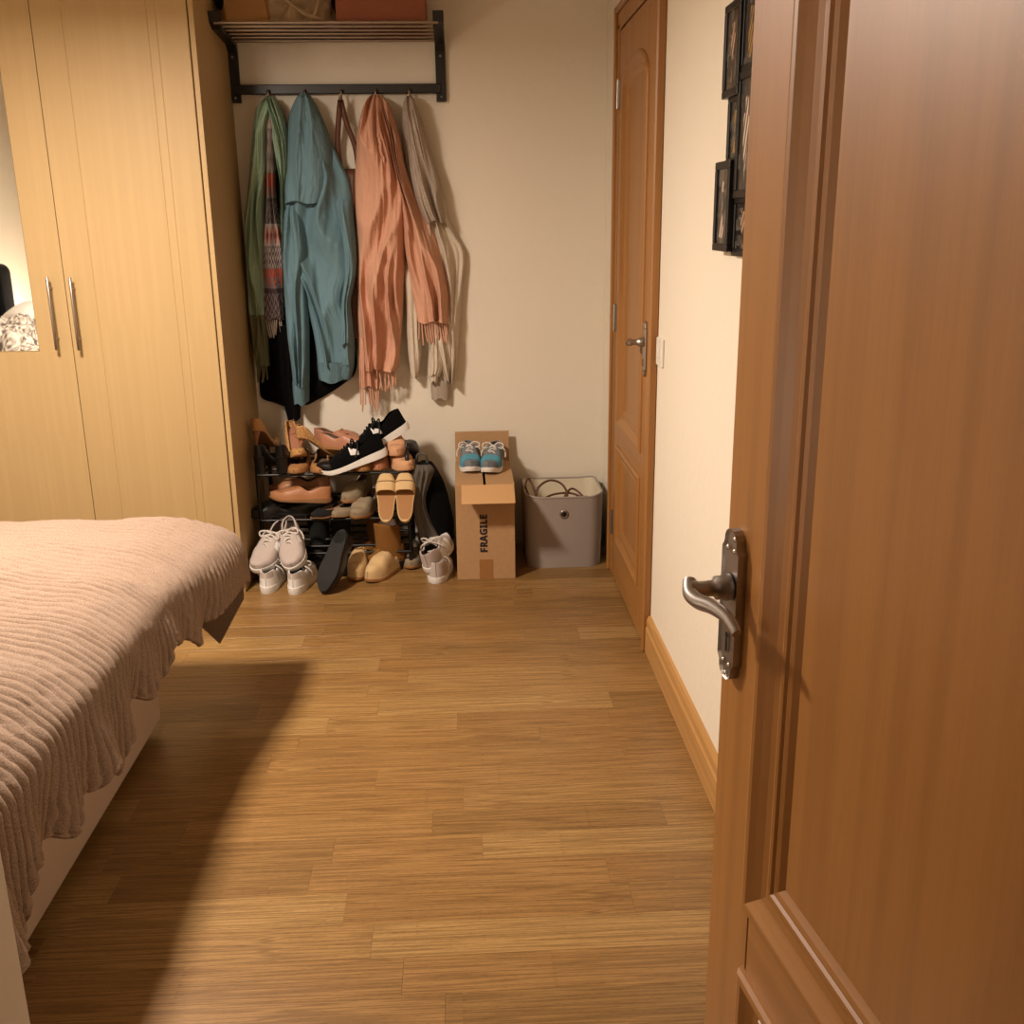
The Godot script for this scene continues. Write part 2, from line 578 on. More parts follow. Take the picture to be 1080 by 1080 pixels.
func room() -> void:
	var f := structure("floor", "honey oak laminate floor of staggered planks")
	box_part("subfloor", Vector3(XL, -0.12, ZB), Vector3(XR + 0.1, -0.012, ZF + 1.6), M.maple_dark, f, 0.001, 0)
	var rng := RandomNumberGenerator.new()
	rng.seed = 77
	var w := 0.1045
	var row := 0
	var z0 := -2.874 - 15.0 * w
	var special := {15: [[-1.0, 4], [-0.64, 4], [-0.28, 1], [0.43, 3], [0.7, 4]], 16: [[-0.9, 2], [-0.42, 3], [-0.04, 1], [0.7, 2]], 22: [[-0.85, 1], [-0.33, 4], [0.02, 0], [0.7, 3]],
		12: [[-1.0, 0], [-0.30, 3], [0.7, 2]], 21: [[-0.7, 4], [-0.1, 0], [0.47, 4], [0.7, 1]], 13: [[-1.2, 1], [-0.2, 0], [0.7, 1]], 10: [[-1.1, 2], [-0.58, 3], [0.2, 0], [0.39, 2], [0.7, 3]], 23: [[-0.8, 3], [-0.37, 4], [0.30, 0], [0.75, 2]]}
	while z0 + row * w < ZF + 1.55:
		var za := z0 + row * w
		var zb := za + w - 0.0002
		za = maxf(za, ZB)
		var joints := []
		if special.has(row):
			joints = special[row]
		else:
			var x := -1.35 + rng.randf() * 0.5
			while x < 0.45:
				joints.append([x, rng.randi_range(0, 4)])
				x += 0.45 + rng.randf() * 0.65
			joints.append([0.75, rng.randi_range(0, 4)])
		var x0 := XL
		for j in joints:
			var x1: float = minf(j[0], XR + 0.09)
			if x1 - x0 > 0.02:
				box_part("plank", Vector3(x0, -0.012, za), Vector3(x1 - 0.0003, 0.0, zb), M.plank[j[1]], f, 0.0003, 0, Vector2(rng.randf() * 7.0, rng.randf() * 3.0))
			x0 = x1
		row += 1
	slab("wall_back", Vector3(XL - 0.1, -0.1, ZB - 0.1), Vector3(XR + 0.1, HC + 0.1, ZB), M.wall)
	slab("wall_left", Vector3(XL - 0.1, -0.1, ZB), Vector3(XL, HC + 0.1, ZF + 0.1), M.wall)
	# right wall in three pieces round the closed door
	var wr := structure("wall_right", "cream painted wall holding the oak door and the picture frames")
	box_part("wall_panel", Vector3(XR, -0.1, ZB), Vector3(XR + 0.1, HC + 0.1, -3.975), M.wall, wr, 0.0005)
	box_part("wall_panel", Vector3(XR, -0.1, -3.205), Vector3(XR + 0.1, HC + 0.1, ZF + 0.1), M.wall, wr, 0.0005)
	box_part("wall_panel", Vector3(XR, 2.085, -3.975), Vector3(XR + 0.1, HC + 0.1, -3.205), M.wall, wr, 0.0005)
	# front wall with the doorway the camera looks through
	var wf := structure("wall_front", "cream painted wall with the doorway")
	box_part("wall_panel", Vector3(0.43, -0.1, ZF), Vector3(XR, HC + 0.1, ZF + 0.1), M.wall, wf, 0.0005)
	box_part("wall_panel", Vector3(XL, -0.1, ZF), Vector3(-0.38, HC + 0.1, ZF + 0.1), M.wall, wf, 0.0005)
	box_part("wall_panel", Vector3(-0.38, 2.10, ZF), Vector3(0.43, HC + 0.1, ZF + 0.1), M.wall, wf, 0.0005)
	# hallway behind the camera
	slab("wall_hall_left", Vector3(-0.95, -0.1, ZF + 0.1), Vector3(-0.85, HC + 0.1, 1.2), M.wall)
	slab("wall_hall_right", Vector3(0.9, -0.1, ZF + 0.1), Vector3(1.0, HC + 0.1, 1.2), M.wall)
	slab("wall_hall_back", Vector3(-0.95, -0.1, 1.15), Vector3(1.0, HC + 0.1, 1.25), M.wall)
	slab("ceiling", Vector3(XL - 0.1, HC, ZB - 0.1), Vector3(XR + 0.4, HC + 0.1, 1.25), M.ceiling)
	# skirting board along the right wall: stepped profile
	var bb := structure("baseboard_right", "oak skirting board with a rounded top along the right wall")
	var st := G()
	var prof := [[0.0, 0.0], [0.017, 0.0], [0.017, 0.085], [0.013, 0.094], [0.013, 0.1], [0.015, 0.104], [0.014, 0.116], [0.008, 0.128], [0.0, 0.131]]
	var ra := PackedVector3Array()
	var rb := PackedVector3Array()
	for p in prof:
		ra.append(Vector3(XR - p[0], p[1] + 0.001, -3.165))
		rb.append(Vector3(XR - p[0], p[1] + 0.001, ZF))
	for i in prof.size():
		var i1 := (i + 1) % prof.size()
		var dl := Vector2(prof[i1][0] - prof[i][0], prof[i1][1] - prof[i][1])
		var n := Vector3(-dl.y, -dl.x, 0)
		if i == prof.size() - 1:
			continue
		var a := ra[i]; var b := ra[i1]; var c := rb[i1]; var d := rb[i]
		var vv := float(i) * 0.02
		for t in [[a, b, c], [a, c, d]]:
			var q: Array = t
			var nn: Vector3 = (q[2] - q[0]).cross(q[1] - q[0])
			if nn.dot(n) < 0.0:
				q = [t[0], t[2], t[1]]
			for p in q:
				v_uv(st, p, Vector2(p.z, vv + p.y))
	put(st, "skirting_face", M.skirting, bb)
	box_part("skirting_back", Vector3(XR - 0.007, 0.002, -3.163), Vector3(XR - 0.0005, 0.12, ZF), M.skirting, bb, 0.001, 2)
	# architrave round the closed door (three lengths with a raised outer bead)
	var tr := structure("trim_1", "moulded oak architrave round the closed door")
	for leg in [[-4.035, -3.965, 0], [-3.235, -3.165, 1]]:
		var s := G()
		var outer: float = leg[0] if leg[2] == 0 else leg[1]
		var sg := 1.0 if leg[2] == 0 else -1.0
		span(s, Vector3(XR - 0.017, 0.0, outer + sg * 0.018), Vector3(XR, 2.085, outer + sg * 0.07), 0.003)
		span(s, Vector3(XR - 0.028, 0.0, outer), Vector3(XR, 2.15, outer + sg * 0.026), 0.005)
		put(s, "architrave_leg", M.door, tr)
	var hs := G()
	span(hs, Vector3(XR - 0.017, 2.068, -4.009), Vector3(XR, 2.13, -3.191), 0.003, 2)
	span(hs, Vector3(XR - 0.028, 2.124, -4.035), Vector3(XR, 2.15, -3.165), 0.005, 2)
	put(hs, "architrave_head", M.door, tr)
	# jamb lining and doorway frame of the open door
	var t2 := structure("trim_2", "oak frame lining the open doorway")
	box_part("jamb", Vector3(0.405, 0, ZF - 0.012), Vector3(0.4295, 2.0995, ZF + 0.112), M.door, t2, 0.002)
	box_part("jamb", Vector3(-0.3795, 0, ZF - 0.012), Vector3(-0.355, 2.0995, ZF + 0.112), M.door, t2, 0.002)
	box_part("head", Vector3(-0.355, 2.075, ZF - 0.012), Vector3(0.405, 2.0995, ZF + 0.112), M.door, t2, 0.002, 0)

# door leaf in local space: x from hinge (0) to free edge (W), y up, faces at z = +-0.02
func door_leaf(o: Node3D, W: float, H: float) -> void:
	var sw := 0.112
	var rails := [[0.0, 0.175], [0.552, 0.652]]
	box_part("stile", Vector3(0, 0, -0.02), Vector3(sw, H, 0.02), M.door, o, 0.0025, 1, Vector2(0.3, 0.1))
	box_part("stile", Vector3(W - sw, 0, -0.02), Vector3(W, H, 0.02), M.door, o, 0.0025, 1, Vector2(1.7, 0.43))
	for r in rails:
		box_part("rail", Vector3(sw, r[0], -0.0196), Vector3(W - sw, r[1], 0.0196), M.door, o, 0.001, 0, Vector2(r[1] * 3.0, 0.2))
	# top rail with the arched underside
	var top := 1.925
	var rise := 0.10
	var o2 := PackedVector2Array([Vector2(sw, H), Vector2(sw, top - rise)])
	for i in 15:
		var ang := PI - PI * i / 14
		o2.append(Vector2(W / 2 + (W / 2 - sw) * cos(ang), top - rise + rise * sin(ang)))
	o2.append(Vector2(W - sw, H))
	var st := G()
	prism(st, o2, -0.0196, 0.0196)
	put(st, "rail", M.door, o)
	box_part("panel", Vector3(sw, 0.652, -0.007), Vector3(W - sw, 1.93, 0.007), M.door, o, 0.001, 1, Vector2(0.9, 0.77))
	box_part("panel", Vector3(sw, 0.175, -0.007), Vector3(W - sw, 0.552, 0.007), M.door, o, 0.001, 1, Vector2(2.9, 0.31))
	var prof := [[-0.009, 0.0], [-0.008, 0.005], [-0.004, 0.009], [0.001, 0.010], [0.006, 0.009], [0.014, 0.004], [0.024, -0.0015], [0.033, -0.0045], [0.034, -0.003], [0.038, -0.002], [0.042, -0.003], [0.045, -0.006], [0.047, -0.0055], [0.052, -0.0075], [0.06, -0.0132]]
	for zd in [-1.0, 1.0]:
		var a := G()
		moulding(a, arch(sw, 0.652, W - sw, top, rise), prof, 0.0195 * zd, zd)
		put(a, "moulding", M.door, o)
		var b := G()
		moulding(b, rect(sw, 0.175, W - sw, 0.552), prof, 0.0195 * zd, zd)
		put(b, "moulding", M.door, o)

# lever handle on a long plate; zd = which face of the leaf, x = plate centre
func lever_set(o: Node3D, x: float, y: float, zd: float, m: Material) -> void:
	var pl := PackedVector2Array()
	var hw := 0.0225
	for p in [[hw, -0.068], [hw, 0.068], [0.019, 0.072], [0.0165, 0.076], [0.0158, 0.083], [0.012, 0.089], [0.006, 0.0925], [-0.006, 0.0925], [-0.012, 0.089], [-0.0158, 0.083], [-0.0165, 0.076], [-0.019, 0.072], [-hw, 0.068], [-hw, -0.068], [-0.019, -0.072], [-0.0165, -0.076], [-0.0158, -0.083], [-0.012, -0.089], [-0.006, -0.0925], [0.006, -0.0925], [0.012, -0.089], [0.0158, -0.083], [0.0165, -0.076], [0.019, -0.072]]:
		pl.append(Vector2(x + p[0], y + p[1] * 0.96))
	var st := G()
	prism(st, pl, 0.0202 * zd, 0.028 * zd, 0.003)
	var h := put(st, "handle_plate", m, o)
	for q in [[-0.009, 0.08], [0.009, 0.066], [-0.009, 0.066], [0.0, -0.083], [0.008, -0.07], [-0.008, -0.07]]:
		var s := G()
		var xf := Transform3D(Basis(Vector3.RIGHT, PI / 2 * zd), Vector3(x + q[0], y + q[1], 0.0302 * zd))
		lathe(s, [[0.0001, 0.0016], [0.002, 0.0014], [0.0032, 0.0]], 10, xf)
		put(s, "screw", M.steel, h)
	var ne := G()
	var xf2 := Transform3D(Basis(Vector3.RIGHT, PI / 2 * zd), Vector3(x, y + 0.022, 0.03 * zd))
	lathe(ne, [[0.0155, 0.0], [0.0155, 0.006], [0.0135, 0.009], [0.0135, 0.016], [0.0095, 0.018], [0.0088, 0.028], [0.0092, 0.036], [0.0112, 0.040], [0.0115, 0.046], [0.009, 0.051], [0.004, 0.053], [0.0001, 0.0535]], 20, xf2)
	put(ne, "handle_neck", m, o)
	var lv := G()
	var z0 := 0.03 * zd
	var pts := smooth_path([Vector3(x + 0.008, y + 0.030, z0 + 0.044 * zd), Vector3(x - 0.006, y + 0.021, z0 + 0.048 * zd), Vector3(x - 0.022, y + 0.017, z0 + 0.045 * zd), Vector3(x - 0.042, y + 0.017, z0 + 0.036 * zd), Vector3(x - 0.066, y + 0.013, z0 + 0.029 * zd), Vector3(x - 0.088, y + 0.004, z0 + 0.027 * zd)], 6)
	var rr := []
	for i in pts.size():
		var t := float(i) / (pts.size() - 1)
		rr.append(0.0078 + 0.0022 * sin(t * PI) - 0.0025 * t)
	tube(lv, pts, rr, 10)
	put(lv, "lever", m, o)
	var kh := G()
	var kp := PackedVector2Array()
	for i in 10:
		var ang := deg_to_rad(-60.0 + 300.0 * i / 9)
		kp.append(Vector2(x + 0.0035 * cos(ang), y - 0.036 + 0.0035 * sin(ang)))
	kp.append(Vector2(x - 0.0024, y - 0.056))
	kp.append(Vector2(x + 0.0024, y - 0.056))
	prism(kh, kp, 0.0300 * zd, 0.0308 * zd)
	put(kh, "keyhole", M.dark_hole, o)

func far_door() -> void:
	var o := structure("door_1", "closed oak panelled door with an arched upper panel", "door", Transform3D(Basis(Vector3(0, 0, 1), Vector3.UP, Vector3(-1, 0, 0)), Vector3(XR + 0.004, 0.008, -3.945)))
	door_leaf(o, 0.71, 2.05)
	lever_set(o, 0.71 - 0.055, 1.0, 1.0, M.steel)
	for y in [0.22, 1.04, 1.84]:
		var st := G()
		tube(st, [Vector3(-0.008, y - 0.05, 0.026), Vector3(-0.008, y + 0.05, 0.026)], 0.006, 10)
		span(st, Vector3(-0.008, y - 0.048, 0.0201), Vector3(0.012, y + 0.048, 0.0225), 0.0005)
		put(st, "hinge", M.steel, o)

func near_door() -> void:
	var a := deg_to_rad(8.0)
	var u := Vector3(sin(a), 0, cos(a))
	var n := Vector3(cos(a), 0, -sin(a))
	var org := Vector3(0.298, 0.008, -1.096) + u * 0.705 + n * 0.02
	var o := structure("door_2", "open oak panelled door with a pewter lever handle", "door", Transform3D(Basis(-u, Vector3.UP, n), org))
	door_leaf(o, 0.705, 2.05)
	lever_set(o, 0.705 - 0.034, 0.99, -1.0, M.pewter)
	lever_set(o, 0.705 - 0.034, 0.99, 1.0, M.pewter)
	for y in [0.22, 1.04, 1.84]:
		var st := G()
		tube(st, [Vector3(-0.006, y - 0.05, -0.026), Vector3(-0.006, y + 0.05, -0.026)], 0.006, 10)
		put(st, "hinge", M.steel, o)

func ceiling_lamp() -> void:
	var o := thing("pendant_lamp", "drum pendant lamp with a glowing diffuser hung above the bed", "lamp", at(LAMP.x, HC, LAMP.z))
	var st := G()
	lathe(st, [[0.05, 0.0], [0.05, -0.015], [0.035, -0.025], [0.0001, -0.025]], 24)
	put(st, "ceiling_rose", M.plastic_white, o)
	var sc := G()
	tube(sc, [Vector3(0, -0.02, 0), Vector3(0, -0.20, 0)], 0.004, 8)
	put(sc, "cord", M.plastic_white, o)
	var sh := G()
	lathe(sh, [[0.0001, -0.192], [0.19, -0.192], [0.2, -0.198], [0.2, -0.335], [0.192, -0.335], [0.192, -0.205], [0.0001, -0.202]], 40)
	put(sh, "lamp_shade", M.shade, o)
	var s2 := G()
	lathe(s2, [[0.0001, -0.322], [0.191, -0.322], [0.191, -0.328], [0.0001, -0.33]], 40)
	put(s2, "diffuser", M.glow, o)

func wall_things() -> void:
	# light switch between the door frame and the picture frames
	var o := thing("light_switch", "white light switch beside the closed oak door", "switch", at(XR, 1.02, -3.11))
	box_part("switch_plate", Vector3(-0.009, -0.043, -0.043), Vector3(0, 0.043, 0.043), M.plastic_white, o, 0.003)
	box_part("rocker", Vector3(-0.013, -0.018, -0.011), Vector3(-0.0085, 0.018, 0.011), M.plastic_white, o, 0.002)
	# collage of black frames
	var p := thing("collage_picture_frame", "cluster of black picture frames with small photographs hung on the right wall", "picture frame", at(XR, 0, 0.08))
	var frames := [[-2.465, -2.335, 1.665, 1.852, 0.026, 0], [-2.445, -2.335, 1.525, 1.672, 0.016, 1], [-2.487, -2.36, 1.343, 1.535, 0.028, 2], [-2.435, -2.33, 1.846, 2.02, 0.016, 3], [-2.345, -2.22, 1.70, 1.86, 0.02, 4], [-2.345, -2.21, 1.455, 1.705, 0.022, 5], [-2.37, -2.23, 1.335, 1.46, 0.014, 6], [-2.34, -2.2, 1.85, 2.04, 0.026, 7]]
	for f in frames:
		var z0: float = f[0]; var z1: float = f[1]; var y0: float = f[2]; var y1: float = f[3]; var d: float = f[4]
		var s := G()
		var bw := 0.016
		span(s, Vector3(-d, y0, z0), Vector3(0, y0 + bw, z1), 0.0015)
		span(s, Vector3(-d, y1 - bw, z0), Vector3(0, y1, z1), 0.0015)
		span(s, Vector3(-d, y0 + bw, z0), Vector3(0, y1 - bw, z0 + bw), 0.0015)
		span(s, Vector3(-d, y0 + bw, z1 - bw), Vector3(0, y1 - bw, z1), 0.0015)
		var fr := put(s, "frame", M.black_metal, p)
		var ph := G()
		var x := -d + 0.004
		var pm := mat(Color.WHITE, 0.25)
		pm.albedo_texture = photo_tex(int(f[5]))
		var q := [Vector3(x, y0 + bw, z0 + bw), Vector3(x, y0 + bw, z1 - bw), Vector3(x, y1 - bw, z1 - bw), Vector3(x, y1 - bw, z0 + bw)]
		var uv := [Vector2(0, 1), Vector2(1, 1), Vector2(1, 0), Vector2(0, 0)]
		var nn: Vector3 = (q[2] - q[0]).cross(q[1] - q[0])
		var order := [0, 1, 2, 0, 2, 3] if nn.x < 0 else [0, 2, 1, 0, 3, 2]
		for i in order:
			v_uv(ph, q[i], uv[i])
		put(ph, "photograph", pm, fr)

func photo_tex(k: int) -> ImageTexture:
	# a soft generic snapshot: dark ground, a standing figure of pale patches
	var im := Image.create(48, 72, false, Image.FORMAT_RGB8)
	var bgs := [Color(0.20, 0.15, 0.11), Color(0.16, 0.15, 0.12), Color(0.12, 0.11, 0.11), Color(0.22, 0.20, 0.17)]
	im.fill(bgs[k % 4])
	var rng := RandomNumberGenerator.new()
	rng.seed = 400 + k
	for i in 40:
		var c: Color = bgs[(k + i) % 4].lightened(rng.randf() * 0.25)
		im.fill_rect(Rect2i(rng.randi_range(0, 44), rng.randi_range(0, 66), rng.randi_range(3, 14), rng.randi_range(3, 14)), c)
	var tone: Color = [Color(0.78, 0.66, 0.55), Color(0.72, 0.55, 0.25), Color(0.88, 0.82, 0.76)][k % 3]
	for y in range(12, 66):
		var w := 5.0 + 5.0 * sin(float(y) * 0.09 + k)
		if y < 22:
			w = 5.0
		for x in range(int(24 - w), int(24 + w)):
			im.set_pixel(x, y, tone.lerp(Color(0.35, 0.28, 0.24), 0.5 + 0.5 * sin(x * 0.7 + y * 0.35 + k)))
	im.generate_mipmaps()
	return ImageTexture.create_from_image(im)

func wardrobe() -> void:
	var o := thing("wardrobe", "tall maple wardrobe with steel bar handles and an inset mirror", "wardrobe")
	var zf := -3.853
	var x1 := -0.884
	var xs := [-2.482, -1.956, -1.4305, -0.905]
	box_part("side_panel", Vector3(x1 - 0.018, 0, ZB + 0.002), Vector3(x1, 2.27, zf - 0.004), M.maple, o, 0.001)
	box_part("side_panel", Vector3(-2.50, 0, ZB + 0.002), Vector3(-2.482, 2.27, zf - 0.004), M.maple, o, 0.001)
	box_part("top_panel", Vector3(-2.482, 2.252, ZB + 0.002), Vector3(x1 - 0.018, 2.27, zf - 0.004), M.maple, o, 0.001, 0)
	box_part("back_panel", Vector3(-2.482, 0.07, ZB + 0.004), Vector3(x1 - 0.018, 2.252, ZB + 0.012), M.maple, o, 0.001)
	box_part("plinth", Vector3(-2.482, 0, zf - 0.05), Vector3(x1 - 0.018, 0.072, zf - 0.03), M.maple, o, 0.001, 0)
	for i in 3:
		var a: float = xs[i] + 0.0007
		var b: float = xs[i + 1] - 0.0007
		var y0 := 0.078
		var y1 := 2.25
		if i == 1:
			# door framing the mirror
			var ma := -1.836
			var mb := -1.552
			var s := G()
			span(s, Vector3(a, y0, zf - 0.02), Vector3(b, 0.968, zf), 0.0001, 1, Vector2(0.3, 0.9))
			span(s, Vector3(a, 0.968, zf - 0.02), Vector3(ma, 2.02, zf), 0.0001, 1, Vector2(0.3, 0.9))
			span(s, Vector3(mb, 0.968, zf - 0.02), Vector3(b, 2.02, zf), 0.0001, 1, Vector2(0.3, 0.9))
			span(s, Vector3(a, 2.02, zf - 0.02), Vector3(b, y1, zf), 0.0001, 1, Vector2(0.3, 0.9))
			var d := put(s, "door", M.maple, o)
			var mg := G()
			span(mg, Vector3(ma + 0.0005, 0.9685, zf - 0.014), Vector3(mb - 0.0005, 2.0195, zf - 0.006), 0.003)
			var mi := put(mg, "mirror", M.mirror, d)
			mi.set_meta("label", "mirror set into the wardrobe door")
			bar_handle(-1.478, 1.107, zf, d)
		else:
			# slab with two routed upright grooves
			var s := G()
			span(s, Vector3(a, y0, zf - 0.02), Vector3(b, y1, zf - 0.0015), 0.001, 1, Vector2(i * 0.77, i * 0.31))
			var cuts := [a, a + 0.105, b - 0.135, b - 0.105, b]
			for k in 4:
				span(s, Vector3(cuts[k] + 0.0007, y0, zf - 0.003), Vector3(cuts[k + 1] - 0.0007, y1, zf), 0.0014, 1, Vector2(i * 0.77, i * 0.31))
			var d := put(s, "door", M.maple, o)
			if i == 2:
				bar_handle(-1.398, 1.104, zf, d)
			else:
				bar_handle(-2.02, 1.104, zf, d)

func bar_handle(x: float, y: float, z: float, parent: Node) -> void:
	var s := G()
	tube(s, [Vector3(x, y - 0.13, z + 0.032), Vector3(x, y - 0.128, z + 0.032), Vector3(x, y + 0.128, z + 0.032), Vector3(x, y + 0.13, z + 0.032)], [0.0045, 0.0058, 0.0058, 0.0045], 12)
	for d in [-0.09, 0.09]:
		tube(s, [Vector3(x, y + d, z), Vector3(x, y + d, z + 0.031)], 0.004, 8)
	var h := put(s, "handle", M.steel, parent)
	h.set_meta("label", "steel bar handle")

# unseen table and lamp beyond the bed, added to brighten the mirrored corner
func bedside() -> void:
	var t := thing("added_bedside_table", "small white bedside table added under the globe lamp between the bed and the doorway wall", "table", at(-2.68, 0, -0.83))
	box_part("table_top", Vector3(-0.22, 0.44, -0.2), Vector3(0.22, 0.465, 0.2), M.white_gloss, t, 0.003)
	var d := box_part("drawer", Vector3(-0.2, 0.30, -0.18), Vector3(0.2, 0.44, 0.18), M.white_gloss, t, 0.003)
	var kb := G()
	lathe(kb, [[0.006, 0.0], [0.006, 0.012], [0.013, 0.02], [0.0001, 0.026]], 14, Transform3D(Basis(Vector3.BACK, -PI / 2), Vector3(0.2, 0.37, 0)))
	put(kb, "knob", M.steel, d)
	for x in [-0.19, 0.19]:
		for z in [-0.17, 0.17]:
			box_part("leg", Vector3(x - 0.016, 0, z - 0.016), Vector3(x + 0.016, 0.30, z + 0.016), M.white_gloss, t, 0.002)
	var o := thing("added_globe_lamp", "glowing globe lamp added on the bedside table to brighten the mirrored corner", "lamp", at(-2.68, 0.466, -0.83))
	var s := G()
	lathe(s, [[0.06, 0.0], [0.06, 0.012], [0.015, 0.02], [0.012, 0.12], [0.03, 0.135], [0.0001, 0.136]], 24)
	put(s, "lamp_base", M.steel, o)
	var g := G()
	var pr := []
	for i in 13:
		var a := PI * i / 12
		pr.append([maxf(0.095 * sin(a), 0.0001), 0.226 - 0.095 * cos(a)])
	lathe(g, pr, 28)
	put(g, "globe", M.glow, o)
	var l := OmniLight3D.new()
	l.name = "added_globe_light"
	l.light_color = Color(1.0, 0.93, 0.86)
	l.light_energy = 0.5
	l.light_size = 0.09
	l.omni_range = 8.0
	l.omni_attenuation = 2.0
	l.shadow_enabled = true
	l.position = Vector3(0, 0.226, 0)
	o.add_child(l)

func blob_box(st: SurfaceTool, a: Vector3, b: Vector3, r: float, k := 5) -> void:
	# box with well rounded edges: rounded-rect rings stacked with a quarter-round at top and bottom
	var w := absf(b.x - a.x)
	var d := absf(b.z - a.z)
	var cx := (a.x + b.x) / 2
	var cz := (a.z + b.z) / 2
	var rings := []
	var lv := []
	for i in k + 1:
		var t := PI / 2 * i / k
		lv.append([a.y + r - r * cos(t), r - r * sin(t)])
	for i in k + 1:
		var t := PI / 2 * i / k
		lv.append([b.y - r + r * sin(t), r - r * cos(t)])
	for l in lv:
		var ring := PackedVector3Array()
		for p in round_rect(w - 2 * l[1], d - 2 * l[1], maxf(r * 1.3 - l[1], 0.01), 5):
			ring.append(Vector3(cx + p.x, l[0], cz + p.y))
		rings.append(ring)
	loft(st, rings)

func bed() -> void:
	var o := thing("bed", "low bed with a pale fabric base and a mattress under the pink blanket", "bed")
	var bx := -0.90
	var st := G()
	blob_box(st, Vector3(-2.80, 0.03, -2.74), Vector3(bx, 0.30, -1.22), 0.012, 3)
	put(st, "bed_base", M.base_fabric, o)
	var s2 := G()
	blob_box(s2, Vector3(-2.80, 0.30, -2.80), Vector3(-0.87, 0.52, -1.19), 0.05, 4)
	put(s2, "mattress", M.sheet, o)
	for p in [[-0.98, -2.66], [-0.98, -1.3], [-2.7, -2.66], [-2.7, -1.3]]:
		var s := G()
		lathe(s, [[0.02, 0.0], [0.025, 0.004], [0.025, 0.031]], 12, at(p[0], 0, p[1]))
		put(s, "castor", M.sole_black, o)
	var s3 := G()
	blob_box(s3, Vector3(-2.88, 0.0, -2.80), Vector3(-2.81, 1.0, -1.19), 0.025, 3)
	put(s3, "headboard", M.base_fabric, o)
	blanket()
	# things at the head end, seen in the wardrobe mirror
	var c := thing("white_cushion", "small white cushion on top of the heap of striped bedding", "cushion", at(-2.46, 0.93, -1.70, 30, -20, 0))
	var cs := G()
	cushion(cs, 0.24, 0.24, 0.12)
	put(cs, "cover", M.sheet, c)
	var h := thing("striped_bedding", "rumpled grey and white striped bedding heaped on the bed", "bedding")
	var hs := G()
	var nz := FastNoiseLite.new()
	nz.seed = 21
	nz.frequency = 2.6
	var rings := []
	for i in 26:
		var ring := PackedVector3Array()
		var v := float(i) / 25
		for j in 56:
			var a := TAU * j / 56
			var rad := sin(PI / 2 * (1.0 - v)) * 0.97 + 0.03
			var p := Vector3(cos(a) * rad, cos(PI / 2 * (1.0 - v)), sin(a) * rad)
			var q := Vector3(-2.42 + p.x * 0.33, 0.645 + p.y * 0.24, -1.98 + p.z * 0.48)
			var f := nz.get_noise_3dv(q * 1.6) * 0.12 + absf(nz.get_noise_3dv(q * 4.5 + Vector3(9, 0, 0))) * 0.07
			ring.append(q + p * f * (0.25 + 0.75 * p.y))
		rings.append(ring)
	loft(hs, rings, true, true, 2.0, 2.0)
	var sm := cloth(Color(0.95, 0.93, 0.9), M.weave, 6.0, 0.5)
	sm.uv1_scale = Vector3.ONE * 2.4
	sm.albedo_texture = stripe_tex()
	put(hs, "fabric", sm, h)
	var b := thing("black_bag", "black bag standing on the bed behind the striped bedding", "bag", at(-2.70, 0.60, -1.55, 80, 0, 0))
	var bs := G()
	blob_box(bs, Vector3(-0.17, 0, -0.08), Vector3(0.17, 0.60, 0.08), 0.05, 4)
	put(bs, "bag_body", M.black_cloth, b)
	var hd := G()
	tube(hd, smooth_path([Vector3(-0.07, 0.59, 0), Vector3(-0.06, 0.66, 0), Vector3(0.06, 0.66, 0), Vector3(0.07, 0.59, 0)], 5), 0.009, 8)
	put(hd, "handle", M.black_cloth, b)

func cushion(st: SurfaceTool, w: float, d: float, t: float) -> void:
	var top := []
	var n := 18
	for sg in [1.0, -1.0]:
		var rows := []
		for i in n + 1:
			var row := PackedVector3Array()
			for j in n + 1:
				var a := 2.0 * i / n - 1.0
				var b := 2.0 * j / n - 1.0
				var h := t * 0.5 * pow(maxf(0.0, (1.0 - a * a) * (1.0 - b * b)), 0.4)
				row.append(Vector3(b * w / 2 * (1.0 - 0.06 * (1 - a * a)), sg * h, a * d / 2 * (1.0 - 0.06 * (1 - b * b))))
			rows.append(row)
		loft(st, rows, false, false, 1, 1, Vector3(0, sg, 0))

func stripe_tex() -> ImageTexture:
	var n := noise_img(192, 192, 0.012, 91, 2)
	var im := Image.create(192, 192, true, Image.FORMAT_RGB8)
	for y in 192:
		for x in 192:
			var f := 0.5 + 0.5 * sin(n.get_pixel(x, y).r * 26.0)
			im.set_pixel(x, y, Color(0.40, 0.37, 0.36).lerp(Color(0.92, 0.90, 0.87), smoothstep(0.3, 0.6, f)))
	im.generate_mipmaps()
	return ImageTexture.create_from_image(im)

const BX := -0.965   # where the blanket starts to slope towards the foot
const BZ := -2.80    # where it starts to slope towards the far side
const BT := 0.59
var roll := []

# sheet profile over the rounded duvet edge: gentle slope, a tight bend, then straight down
func roll_at(r: float) -> Vector2:
	if roll.is_empty():
		var p := Vector2.ZERO
		for i in 200:
			roll.append(p)
			var l := i * 0.004
			var ang := deg_to_rad(38.0) * smoothstep(0.0, 0.24, l) + deg_to_rad(50.0) * smoothstep(0.19, 0.25, l)
			p += Vector2(cos(ang), sin(ang)) * 0.004
	var f := clampf(r / 0.004, 0.0, 198.0)
	var k := int(f)
	return roll[k].lerp(roll[k + 1], f - k)

